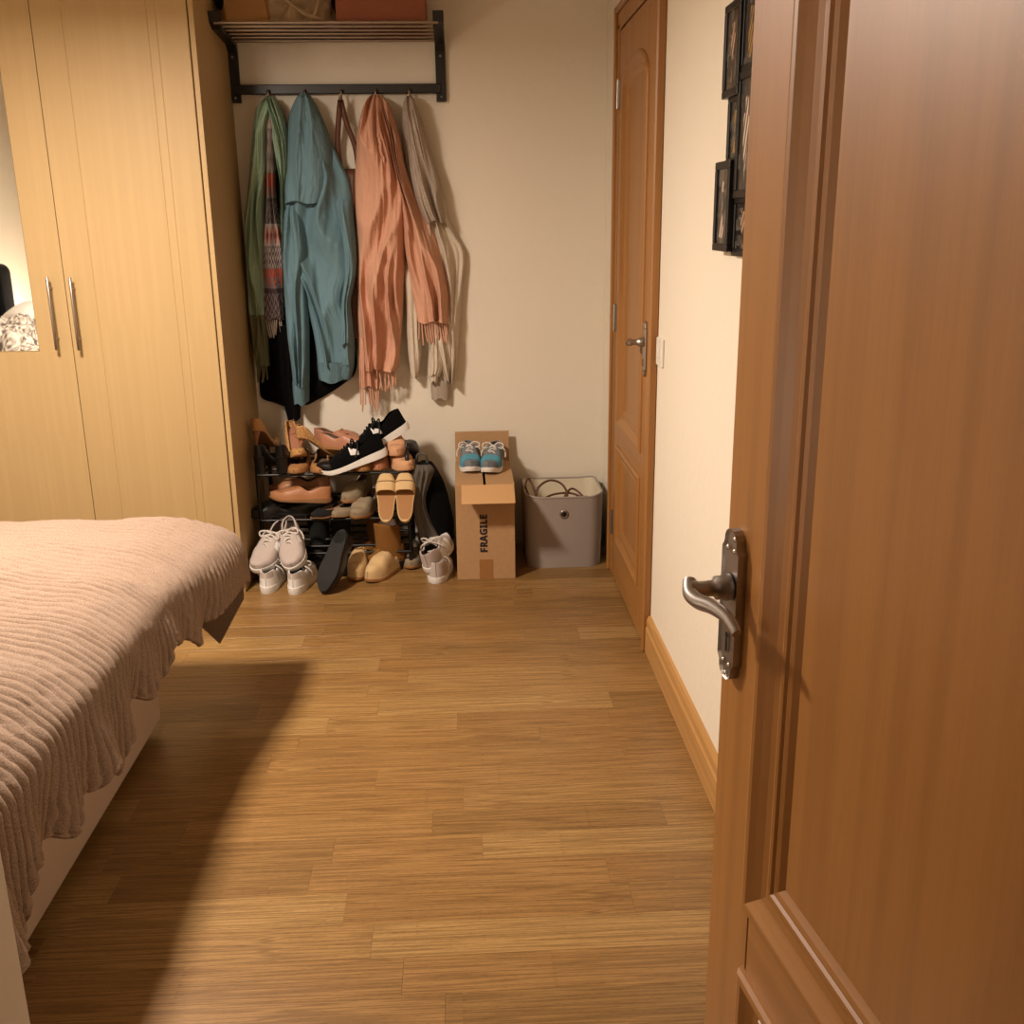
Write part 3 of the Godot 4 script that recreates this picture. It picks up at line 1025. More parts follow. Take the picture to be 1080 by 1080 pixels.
func blanket_point(a: float, b: float, z: float, nz: FastNoiseLite) -> Vector3:
	# a: distance beyond the foot edge (x), b: distance beyond the far edge (-z)
	var ra := roll_at(maxf(a, 0.0))
	var rb := roll_at(maxf(b, 0.0))
	var fa := maxf(a - 0.25, 0.0)
	var fb := maxf(b - 0.25, 0.0)
	# the corner of the sheet: beyond the far edge it hangs as a loose pointed flap
	var w := clampf(fb / 0.12, 0.0, 1.0) * smoothstep(-0.05, 0.1, a)
	var out := ra.x + 0.07 * smoothstep(0.1, 0.3, a) * smoothstep(-0.5, 0.1, b)
	out = lerpf(out, maxf(a, 0.0) * 0.72, w)
	var point := 0.22 * clampf(a / 0.25, 0.0, 1.0) - 0.16 * clampf((a - 0.25) / 0.13, 0.0, 1.0)
	var drop := lerpf(maxf(ra.y, rb.y) + 0.3 * minf(ra.y, rb.y), rb.y + point, w)
	var p := Vector3(BX + minf(a, 0.0) + out, BT - drop, BZ - minf(b, 0.0) - rb.x)
	# hanging folds, stronger towards the hem
	p.x += minf(fa, 0.2) * smoothstep(0.05, -0.25, b) * (0.13 * sin(z * 13.0 + 0.7) + 0.10 * sin(z * 37.0 + 1.3) + 0.05)
	p.z -= minf(fb, 0.2) * smoothstep(0.2, 0.0, a) * (0.18 * sin(p.x * 17.0) + 0.05)
	p.y += 0.012 * nz.get_noise_2d(p.x * 130.0, z * 130.0) * (1.0 if a < 0.15 else 0.4) + 0.05 * smoothstep(0.0, 0.5, -a) * smoothstep(-0.05, 0.4, -b)
	return p

func blanket() -> void:
	var o := thing("blanket", "pink ribbed fleece blanket draped over the bed", "blanket")
	var nz := FastNoiseLite.new()
	nz.seed = 8
	nz.frequency = 0.02
	var nA := 120
	var pitch := 0.028
	var z_near := -1.12
	var b_max := 0.38
	var length := z_near - BZ + b_max
	var nB := int(length / pitch * 9.0)
	var base := []
	for i in nB + 1:
		var v := float(i) / nB
		var b := b_max - v * length            # from the far hem towards the camera
		var z := BZ - b
		var hem := 0.372 + smoothstep(-2.85, -2.5, z) * (0.02 * sin(z * 9.0 + 0.6) + 0.02 * sin(z * 22.0 + 1.0) + 0.012 * sin(z * 51.0)) + 0.03 * smoothstep(-2.3, -1.6, z)
		var row := PackedVector3Array()
		for j in nA + 1:
			var u := float(j) / nA
			var a := lerpf(-1.25, hem, 1.0 - pow(1.0 - u, 1.7))
			row.append(blanket_point(a, b, z, nz))
		base.append(row)
	var outer := []
	var inner := []
	var fz := FastNoiseLite.new()
	fz.seed = 4
	fz.frequency = 1.0
	for i in nB + 1:
		var ro := PackedVector3Array()
		var ri := PackedVector3Array()
		for j in nA + 1:
			var du: Vector3 = base[i][mini(j + 1, nA)] - base[i][maxi(j - 1, 0)]
			var dv: Vector3 = base[mini(i + 1, nB)][j] - base[maxi(i - 1, 0)][j]
			var n := dv.cross(du).normalized()
			if n.y < -0.2:
				n = -n
			var p: Vector3 = base[i][j]
			var u := float(j) / nA
			var la := lerpf(-1.25, 0.39, 1.0 - pow(1.0 - u, 1.7))
			var s := float(i) / nB * length - 0.27 * la + 0.010 * fz.get_noise_2d(j * 0.07, i * 0.02)
			var rib := absf(sin(PI * s / pitch))
			var fl := fz.get_noise_3d(p.x * 60.0, p.y * 60.0, p.z * 60.0)
			ro.append(p + n * (0.012 * pow(rib, 0.7) + 0.0025 * fl))
			ri.append(p - n * 0.005)
		outer.append(ro)
		inner.append(ri)
	var st := G()
	loft(st, outer, false, false, 1, 1, Vector3(0.3, 1, 0))
	loft(st, inner, false, false, 1, 1, Vector3(-0.3, -1, 0))
	# hem: close the two layers along the foot and the far edge
	var e1 := []
	for i in nB + 1:
		var mid: Vector3 = (outer[i][nA] + inner[i][nA]) * 0.5 + Vector3(0, -0.006, 0)
		e1.append(PackedVector3Array([outer[i][nA], mid, inner[i][nA]]))
	loft(st, e1, false, false, 1, 1, Vector3(0, -1, 0))
	var e2 := []
	for j in nA + 1:
		var mid: Vector3 = (outer[0][j] + inner[0][j]) * 0.5 + Vector3(0, -0.006, 0)
		e2.append(PackedVector3Array([outer[0][j], mid, inner[0][j]]))
	loft(st, e2, false, false, 1, 1, Vector3(0, -1, 0))
	put(st, "fleece", M.blanket, o)

func chest() -> void:
	var o := thing("chest_of_drawers", "white chest of drawers standing against the wall by the doorway", "chest")
	var x1 := -0.483
	var x0 := -1.18
	var z0 := -0.93
	var z1 := ZF - 0.005
	box_part("side_panel", Vector3(x1 - 0.018, 0, z0), Vector3(x1, 0.84, z1), M.white_gloss, o, 0.0015)
	box_part("side_panel", Vector3(x0, 0, z0), Vector3(x0 + 0.018, 0.84, z1), M.white_gloss, o, 0.0015)
	box_part("top_panel", Vector3(x0 - 0.01, 0.84, z0 - 0.01), Vector3(x1, 0.862, z1), M.white_gloss, o, 0.002)
	box_part("back_panel", Vector3(x0 + 0.018, 0.05, z1 - 0.008), Vector3(x1 - 0.018, 0.84, z1), M.white_gloss, o, 0.001)
	for i in 4:
		var y := 0.05 + i * 0.198
		var d := box_part("drawer", Vector3(x0 + 0.02, y, z0 - 0.002), Vector3(x1 - 0.02, y + 0.192, z0 + 0.36), M.white_gloss, o, 0.002)
		for x in [-1.0, -0.67]:
			var s := G()
			lathe(s, [[0.006, 0.0], [0.006, 0.012], [0.014, 0.018], [0.013, 0.026], [0.0001, 0.028]], 14, Transform3D(Basis(Vector3.RIGHT, -PI / 2), Vector3(x, y + 0.1, z0 - 0.002)))
			put(s, "knob", M.steel, d)

# ---------------------------------------------------------------- coat rack and what hangs on it
func coat_rack() -> void:
	var o := thing("coat_rack", "black wall mounted coat rack with a steel rod hat shelf and hooks", "coat rack")
	var xa := -0.868
	var xb := -0.055
	for x in [xa, xb]:
		var pl := PackedVector2Array()
		# side bracket outline in (z, y): upright at the wall, arm reaching forward with a raised nose
		for p in [[0.0, 1.872], [0.022, 1.872], [0.022, 2.055], [0.05, 2.08], [0.27, 2.098], [0.31, 2.115], [0.325, 2.15], [0.30, 2.152], [0.285, 2.134], [0.03, 2.112], [0.0, 2.08]]:
			pl.append(Vector2(-p[0], p[1]))
		var s := G()
		prism(s, pl, -0.02, 0.02, 0.003, Transform3D(Basis(Vector3(0, 0, -1), Vector3.UP, Vector3(1, 0, 0)), Vector3(x, 0, ZB + 0.001)))
		var br := put(s, "side_bracket", M.black_metal, o)
		for y in [1.89, 2.04]:
			var sc := G()
			lathe(sc, [[0.005, 0.0], [0.004, 0.002], [0.0001, 0.003]], 10, Transform3D(Basis(Vector3.RIGHT, PI / 2), Vector3(x, y, ZB + 0.0232)))
			put(sc, "screw", M.steel, br)
	for i in 6:
		var s := G()
		var z := ZB + 0.045 + i * 0.052
		var yr := 2.094 + i * 0.004
		tube(s, [Vector3(xa, yr, z), Vector3(xb, yr, z)], 0.0065, 10)
		put(s, "shelf_rod", M.rod, o)
	box_part("hook_rail", Vector3(xa, 1.902, ZB + 0.012), Vector3(xb, 1.938, ZB + 0.03), M.black_metal, o, 0.003)
	for x in HOOKS:
		var s := G()
		tube(s, smooth_path([Vector3(x, 1.915, ZB + 0.03), Vector3(x, 1.912, ZB + 0.045), Vector3(x, 1.885, ZB + 0.05), Vector3(x, 1.868, ZB + 0.07), Vector3(x, 1.878, ZB + 0.092), Vector3(x, 1.893, ZB + 0.097)], 4), 0.0048, 8)
		put(s, "hook", M.rod, o)
	# on the shelf
	var y := 2.1205
	var b1 := thing("tan_leather_bag", "tan box bag tilted on the left of the hat shelf", "bag", at(-0.765, y + 0.004, -4.23, 6, 0, 9))
	var s1 := G()
	cbox(s1, Vector3(0, 0.11, 0), Vector3(0.17, 0.22, 0.12), 0.012)
	put(s1, "bag_body", M.tan_box, b1)
	box_part("flap", Vector3(-0.086, 0.12, -0.062), Vector3(0.086, 0.224, 0.064), M.tan_box, b1, 0.01)
	var b2 := thing("rust_box", "rust red lidded box on the right of the hat shelf", "box", at(-0.265, y, -4.245))
	box_part("box_body", Vector3(-0.165, 0, -0.12), Vector3(0.165, 0.16, 0.12), M.rust, b2, 0.003)
	box_part("lid", Vector3(-0.17, 0.125, -0.125), Vector3(0.17, 0.185, 0.125), M.rust, b2, 0.003)
	var b3 := thing("canvas_tote", "crumpled beige canvas bag in the middle of the hat shelf", "bag", at(-0.555, y, -4.235))
	var nz := FastNoiseLite.new()
	nz.seed = 5
	nz.frequency = 1.0
	var rings := []
	for i in 22:
		var v := float(i) / 21
		var ring := PackedVector3Array()
		for j in 48:
			var a := TAU * j / 48
			var w := 0.135 * (1.0 - 0.15 * v)
			var q := Vector3(cos(a) * w, v * 0.2, sin(a) * 0.095 * (1.0 - 0.3 * v))
			var f := 0.018 * sin(a * 7.0 + v * 5.0) + 0.03 * nz.get_noise_3d(q.x * 14, q.y * 9, q.z * 14)
			ring.append(q + Vector3(cos(a), 0, sin(a)) * f)
		rings.append(ring)
	var s3 := G()
	loft(s3, rings)
	put(s3, "bag_body", M.canvas, b3)
	for k in [-1.0, 1.0]:
		var hs := G()
		tube(hs, smooth_path([Vector3(0.06 * k, 0.19, 0.05), Vector3(0.07 * k, 0.1, 0.10), Vector3(0.02 * k + 0.03, 0.03, 0.115), Vector3(-0.02 * k + 0.05, 0.012, 0.11)], 6), 0.007, 8)
		put(hs, "strap", M.canvas, b3)
	var b4 := thing("dark_pouch", "dark pouch standing between the canvas bag and the rust box", "pouch", at(-0.432, y, -4.28))
	var s4 := G()
	blob_box(s4, Vector3(-0.022, 0, -0.07), Vector3(0.02, 0.18, 0.07), 0.012, 3)
	put(s4, "pouch_body", M.black_cloth, b4)
	box_part("zip", Vector3(-0.003, 0.18, -0.06), Vector3(0.003, 0.184, 0.06), M.steel, b4, 0.001)
	var b5 := thing("folded_umbrella", "dark folded umbrella standing at the wardrobe end of the hat shelf", "umbrella", at(-0.855, 2.168, -4.16, 0, 4, 0))
	var s5 := G()
	lathe(s5, [[0.006, 0.0], [0.014, 0.02], [0.019, 0.08], [0.021, 0.16], [0.012, 0.19], [0.0001, 0.192]], 14)
	put(s5, "canopy", M.black_cloth, b5)
	var s6 := G()
	lathe(s6, [[0.008, 0.19], [0.010, 0.2], [0.010, 0.235], [0.0001, 0.24]], 12)
	put(s6, "grip", M.black_metal, b5)

const HOOKS := [-0.735, -0.593, -0.450, -0.314, -0.182]

func sample_rows(rows: Array, t: float) -> Array:
	var n := rows.size()
	var f := t * (n - 1)
	var i := mini(int(f), n - 2)
	var w := f - i
	var out := []
	for k in 3:
		out.append(cubic_interpolate(rows[i][k], rows[i + 1][k], rows[maxi(i - 1, 0)][k], rows[mini(i + 2, n - 1)][k], w))
	return out

# hanging cloth: rows = [height, left x, right x]; closed body from the wall side zb out to zb + depth.
# folds = [[count across, depth, seed, drift], ...]: soft ridges that wander, fade and meet on the way down
func drape(rows: Array, zb: float, depth: float, folds: Array, nS := 64, nH := 84, top_tuck := 0.12) -> SurfaceTool:
	var fn := FastNoiseLite.new()
	fn.noise_type = FastNoiseLite.TYPE_SIMPLEX_SMOOTH
	fn.frequency = 1.0
	fn.fractal_type = FastNoiseLite.FRACTAL_NONE
	var rings := []
	for i in nH + 1:
		var v := float(i) / nH
		var r := sample_rows(rows, v)
		var ring := PackedVector3Array()
		var tuck := smoothstep(0.0, top_tuck, v) if top_tuck > 0.0 else 1.0
		for j in nS + 1:
			var s := float(j) / nS
			var env := pow(maxf(0.0, 1.0 - pow(absf(2.0 * s - 1.0), 2.6)), 0.55)
			var z := depth * env * (0.45 + 0.55 * tuck)
			for f in folds:
				var sd: float = f[2] * 7.31
				var warp := 0.35 * fn.get_noise_2d(s * 1.3 + sd, r[0] * 2.2 + sd)
				var q := fn.get_noise_2d((s + f[3] * 0.12 * (r[0] - 1.2)) * f[0] + warp + sd, r[0] * 1.5 + sd * 0.7)
				z += f[1] * env * (0.3 + 0.7 * tuck) * (0.9 - 2.6 * absf(q))
			z += 0.0022 * env * fn.get_noise_2d(s * 14.0, r[0] * 22.0 + depth * 90.0)
			ring.append(Vector3(lerpf(r[1], r[2], s), r[0] + 0.006 * sin(9.0 * s + r[1] * 20.0) * smoothstep(0.9, 1.0, v), zb + 0.006 + maxf(z, 0.004 * env)))
		for j in nS + 1:
			var s := 1.0 - float(j) / nS
			ring.append(Vector3(lerpf(r[1], r[2], s), r[0], zb + 0.002 * sin(s * 20.0) + 0.003))
		rings.append(ring)
	var st := G()
	loft(st, rings, true, true, 2.0, 1.0)
	return st

func fringe(st: SurfaceTool, x0: float, x1: float, y: float, z: float, n: int, length: float, r: float, rng: RandomNumberGenerator) -> void:
	for i in n:
		var x := lerpf(x0, x1, (i + 0.5) / n)
		var l := length * rng.randf_range(0.8, 1.15)
		var sx := rng.randf_range(-0.012, 0.012)
		tube(st, smooth_path([Vector3(x, y + 0.01, z), Vector3(x + sx * 0.3, y - l * 0.4, z + rng.randf_range(-0.004, 0.006)), Vector3(x + sx, y - l, z + rng.randf_range(-0.006, 0.006))], 3), [r, r, r * 1.1, r * 1.1, r * 1.1, r * 1.2, r * 0.8], 6)

func garments() -> void:
	var rng := RandomNumberGenerator.new()
	rng.seed = 12
	# black coat behind everything
	var c := thing("black_coat", "black coat hanging behind the blue hoodie", "coat")
	put(drape([[1.84, -0.62, -0.56], [1.70, -0.70, -0.50], [1.52, -0.765, -0.44], [1.2, -0.80, -0.43], [0.95, -0.845, -0.445], [0.80, -0.865, -0.455], [0.745, -0.868, -0.51], [0.69, -0.862, -0.60], [0.665, -0.80, -0.66]], ZB + 0.001, 0.035, [[3, 0.012, 0.4, 1.0]]), "coat_body", M.black_cloth, c)
	put(drape([[1.0, -0.775, -0.685], [0.85, -0.772, -0.69], [0.68, -0.768, -0.697], [0.603, -0.757, -0.703]], ZB + 0.012, 0.05, [[2, 0.006, 0, 1]], 30, 30, 0.0), "sleeve", M.black_cloth, c)
	# green scarf
	var g := thing("green_scarf", "sage green fringed scarf looped over the hook next to the wardrobe", "scarf")
	put(drape([[1.885, -0.755, -0.715], [1.85, -0.785, -0.712], [1.79, -0.80, -0.735], [1.70, -0.818, -0.752], [1.52, -0.848, -0.775], [1.40, -0.868, -0.788], [1.21, -0.876, -0.80], [1.04, -0.874, -0.808]], ZB + 0.03, 0.075, [[2.2, 0.028, 0.5, 0.5], [6, 0.003, 1.0, -0.5]]), "long_end", M.green, g)
	put(drape([[1.05, -0.8735, -0.8065], [1.0, -0.873, -0.807], [0.92, -0.870, -0.81], [0.838, -0.866, -0.812]], ZB + 0.035, 0.07, [[2.2, 0.026, 0.5, 0.5], [6, 0.003, 1.0, -0.5]], 40, 20, 0.0), "olive_end", M.olive, g)  # lower stretch of the long end, in a darker olive
	put(drape([[1.89, -0.742, -0.705], [1.86, -0.742, -0.69], [1.79, -0.733, -0.668], [1.70, -0.722, -0.662], [1.62, -0.713, -0.666], [1.55, -0.706, -0.68], [1.40, -0.715, -0.685], [1.25, -0.712, -0.690]], ZB + 0.05, 0.07, [[2.6, 0.026, 0.9, 1.0], [7, 0.004, 0.1, 1.0]]), "short_end", M.green, g)
	var f1 := G()
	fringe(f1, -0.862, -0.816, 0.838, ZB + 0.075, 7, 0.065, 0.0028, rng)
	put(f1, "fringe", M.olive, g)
	# patterned scarf
	var p := thing("patterned_scarf", "red and grey geometric patterned scarf behind the green scarf", "scarf")
	var pm := cloth(Color(1, 1, 1), M.weave, 1.0, 0.6)
	pm.uv1_triplanar = false
	pm.uv1_scale = Vector3(1, 1, 1)
	pm.albedo_texture = aztec_tex()
	put(drape([[1.875, -0.745, -0.715], [1.75, -0.76, -0.715], [1.56, -0.768, -0.733], [1.46, -0.780, -0.727], [1.36, -0.795, -0.718], [1.26, -0.812, -0.720], [1.15, -0.818, -0.728], [1.03, -0.82, -0.735]], ZB + 0.02, 0.065, [[2, 0.016, 0.5, 1.0]]), "scarf_cloth", pm, p)
	var f2 := G()
	fringe(f2, -0.812, -0.742, 1.03, ZB + 0.06, 8, 0.075, 0.0028, rng)
	put(f2, "fringe", M.marl, p)
	# blue hoodie
	var h := thing("blue_hoodie", "dusty blue hooded sweatshirt hanging by its hood", "hoodie")
	put(drape([[1.898, -0.605, -0.578], [1.87, -0.628, -0.553], [1.825, -0.652, -0.532], [1.765, -0.663, -0.510], [1.70, -0.670, -0.497], [1.63, -0.680, -0.493], [1.56, -0.692, -0.505], [1.49, -0.70, -0.53]], ZB + 0.06, 0.105, [[1.5, 0.012, 1.2, 1.2], [4, 0.003, 0.3, 0.5]]), "hood", M.blue, h)
	put(drape([[1.72, -0.60, -0.495], [1.64, -0.66, -0.462], [1.58, -0.685, -0.435], [1.50, -0.705, -0.425], [1.42, -0.714, -0.422], [1.31, -0.716, -0.424], [1.22, -0.70, -0.420], [1.12, -0.655, -0.462], [1.01, -0.625, -0.452], [0.92, -0.612, -0.446], [0.835, -0.607, -0.455]], ZB + 0.045, 0.085, [[2.0, 0.032, 0.45, 1.2], [3.5, 0.004, 1.4, -0.4]], 72, 80), "body", M.blue, h)
	put(drape([[0.85, -0.610, -0.452], [0.81, -0.609, -0.460], [0.77, -0.606, -0.474]], ZB + 0.05, 0.072, [[2.5, 0.014, 0.9, 0.3]], 48, 12, 0.0), "waistband", M.blue_rib, h)
	put(drape([[1.50, -0.712, -0.62], [1.31, -0.718, -0.612], [1.16, -0.722, -0.626], [1.01, -0.722, -0.630], [0.88, -0.718, -0.638], [0.76, -0.713, -0.646]], ZB + 0.06, 0.09, [[1.6, 0.024, 0.2, 1.6], [4, 0.003, 0.8, 2.6]], 48, 50, 0.1), "sleeve", M.blue, h)
	put(drape([[0.772, -0.715, -0.646], [0.73, -0.716, -0.648], [0.682, -0.714, -0.652]], ZB + 0.065, 0.085, [[2, 0.006, 0.4, 0.0]], 40, 10, 0.0), "cuff", M.blue_rib, h)
	put(drape([[1.50, -0.50, -0.43], [1.36, -0.475, -0.418], [1.23, -0.468, -0.418], [1.10, -0.49, -0.452], [1.0, -0.50, -0.45], [0.93, -0.505, -0.452]], ZB + 0.055, 0.10, [[2, 0.008, 0.2, 1.6]], 40, 40, 0.1), "sleeve", M.blue, h)
	# brown leather bag
	var b := thing("brown_shoulder_bag", "brown leather shoulder bag hanging by two straps between hoodie and peach scarf", "bag")
	put(drape([[1.62, -0.475, -0.385], [1.5, -0.482, -0.385], [1.25, -0.488, -0.39], [0.98, -0.486, -0.395], [0.93, -0.478, -0.405]], ZB + 0.004, 0.05, [], 36, 20, 0.03), "bag_body", M.brown_leather, b)
	for k in [-1.0, 1.0]:
		var s := G()
		var top := Vector3(-0.450, 1.876, ZB + 0.075)
		var pts := smooth_path([top, Vector3(-0.450 + 0.014 * k, 1.80, ZB + 0.06), Vector3(-0.440 + 0.035 * k, 1.70, ZB + 0.045), Vector3(-0.433 + 0.036 * k, 1.61, ZB + 0.035)], 6)
		var rings := []
		for q in pts:
			rings.append(PackedVector3Array([q + Vector3(-0.011, 0, -0.003), q + Vector3(0.011, 0, -0.003), q + Vector3(0.011, 0, 0.003), q + Vector3(-0.011, 0, 0.003)]))
		loft(s, rings)
		put(s, "strap", M.brown_leather, b)
	# peach scarf
	var q := thing("peach_scarf", "peach fringed scarf looped over the hook beside the blue hoodie", "scarf")
	put(drape([[1.895, -0.328, -0.300], [1.86, -0.362, -0.262], [1.76, -0.394, -0.230], [1.67, -0.403, -0.214], [1.58, -0.413, -0.206], [1.43, -0.417, -0.206], [1.26, -0.422, -0.222], [1.08, -0.429, -0.238], [0.95, -0.435, -0.252], [0.815, -0.438, -0.268]], ZB + 0.04, 0.09, [[2.5, 0.036, 0.6, 0.9], [6, 0.006, 1.9, -0.6]], 90, 90), "long_end", M.peach, q)
	put(drape([[0.95, -0.434, -0.345], [0.85, -0.437, -0.342], [0.742, -0.440, -0.344]], ZB + 0.035, 0.07, [[3, 0.018, 0.3, 0.6]], 40, 20, 0.0), "under_end", M.peach, q)
	put(drape([[1.875, -0.315, -0.285], [1.75, -0.295, -0.228], [1.64, -0.275, -0.210], [1.53, -0.257, -0.175], [1.41, -0.238, -0.118], [1.31, -0.224, -0.084], [1.21, -0.21, -0.058], [1.11, -0.196, -0.042], [1.01, -0.182, -0.048]], ZB + 0.05, 0.085, [[2.0, 0.034, 0.2, 1.0], [5, 0.005, 0.7, -0.6]], 60, 70), "short_end", M.peach, q)
	var f3 := G()
	fringe(f3, -0.352, -0.274, 0.815, ZB + 0.10, 9, 0.085, 0.003, rng)
	fringe(f3, -0.436, -0.350, 0.742, ZB + 0.08, 9, 0.095, 0.003, rng)
	fringe(f3, -0.178, -0.054, 1.01, ZB + 0.10, 12, 0.085, 0.003, rng)
	put(f3, "fringe", M.peach, q)
	# ruffled inner edge of the loop
	var tw := G()
	var tp := []
	var tr := []
	var wn := FastNoiseLite.new()
	wn.seed = 3
	wn.frequency = 1.0
	for i in 60:
		var t := float(i) / 59
		tp.append(Vector3(-0.312 + 0.008 * wn.get_noise_1d(t * 9.0) + 0.025 * t * t + 0.01 * t, 1.845 - 0.26 * t, ZB + 0.122 + 0.016 * sin(t * 2.6) + 0.007 * wn.get_noise_1d(t * 11.0 + 40.0)))
		tr.append((0.006 + 0.0045 * absf(wn.get_noise_1d(t * 16.0 + 9.0))) * (0.4 + 0.6 * sin(PI * t)))
	tube(tw, tp, tr, 8)
	put(tw, "ruffle", M.peach, q)
	# grey marl cardigan
	var k := thing("grey_cardigan", "grey marl hooded cardigan with pale lower half on the last hook", "cardigan")
	put(drape([[1.892, -0.195, -0.170], [1.85, -0.210, -0.153], [1.78, -0.216, -0.128], [1.70, -0.214, -0.106], [1.58, -0.200, -0.075], [1.48, -0.175, -0.058], [1.41, -0.135, -0.05]], ZB + 0.03, 0.085, [[2, 0.024, 0.5, 1.5], [5, 0.006, 0.2, 1.0]]), "hood", M.marl, k)
	put(drape([[1.50, -0.17, -0.055], [1.42, -0.16, -0.042], [1.35, -0.16, -0.008], [1.28, -0.158, 0.022], [1.15, -0.155, 0.010], [1.0, -0.145, -0.004], [0.84, -0.105, -0.02], [0.75, -0.075, -0.036]], ZB + 0.01, 0.06, [[3, 0.024, 0.5, 1.2], [6, 0.006, 1.2, 0.7]], 56, 60), "body", M.cream, k)
	put(drape([[1.25, -0.235, -0.15], [1.05, -0.232, -0.158], [0.90, -0.230, -0.168], [0.80, -0.222, -0.18], [0.775, -0.215, -0.19]], ZB + 0.012, 0.06, [[2, 0.006, 0.3, 1.0]], 36, 40, 0.1), "sleeve", M.cream, k)
	put(drape([[1.05, -0.135, -0.075], [0.93, -0.135, -0.08], [0.83, -0.145, -0.075], [0.785, -0.148, -0.09]], ZB + 0.03, 0.06, [[2, 0.006, 0.6, 1.0]], 36, 40, 0.1), "sleeve", M.cream, k)
	put(drape([[0.79, -0.142, -0.10], [0.775, -0.143, -0.10], [0.755, -0.14, -0.105]], ZB + 0.035, 0.045, [], 24, 8, 0.0), "cuff", M.cream, k)
	put(drape([[0.80, -0.135, -0.055], [0.72, -0.137, -0.055], [0.675, -0.135, -0.058]], ZB + 0.012, 0.035, [], 24, 8, 0.0), "pocket_flap", M.marl, k)

func aztec_tex() -> ImageTexture:
	var W := 128
	var H := 512
	var im := Image.create(W, H, true, Image.FORMAT_RGB8)
	var red := Color(0.66, 0.34, 0.28)
	var dark := Color(0.30, 0.24, 0.25)
	var pale := Color(0.66, 0.60, 0.57)
	var grey := Color(0.48, 0.43, 0.42)
	for y in H:
		var band := int(y / 64.0)
		var fy := fposmod(y, 64.0) / 64.0
		for x in W:
			var fx := fposmod(x * 2.0 + 9.0, 52.0) / 52.0
			var c := pale
			var dia := absf(fx - 0.5) + absf(fy - 0.5)
			match band % 4:
				0:
					c = red if dia < 0.45 else pale
					if dia < 0.22:
						c = dark
				1:
					c = dark if fposmod(fy * 2.0 + absf(fx - 0.5) * 2.0, 0.7) < 0.3 else pale
				2:
					c = red if fy < 0.35 or dia < 0.3 else grey
					if fy > 0.8:
						c = dark
				3:
					c = grey if fposmod(fy * 3.0 - absf(fx - 0.5) * 2.0, 1.0) < 0.5 else dark
			im.set_pixel(x, y, c)
	im.generate_mipmaps()
	return ImageTexture.create_from_image(im)

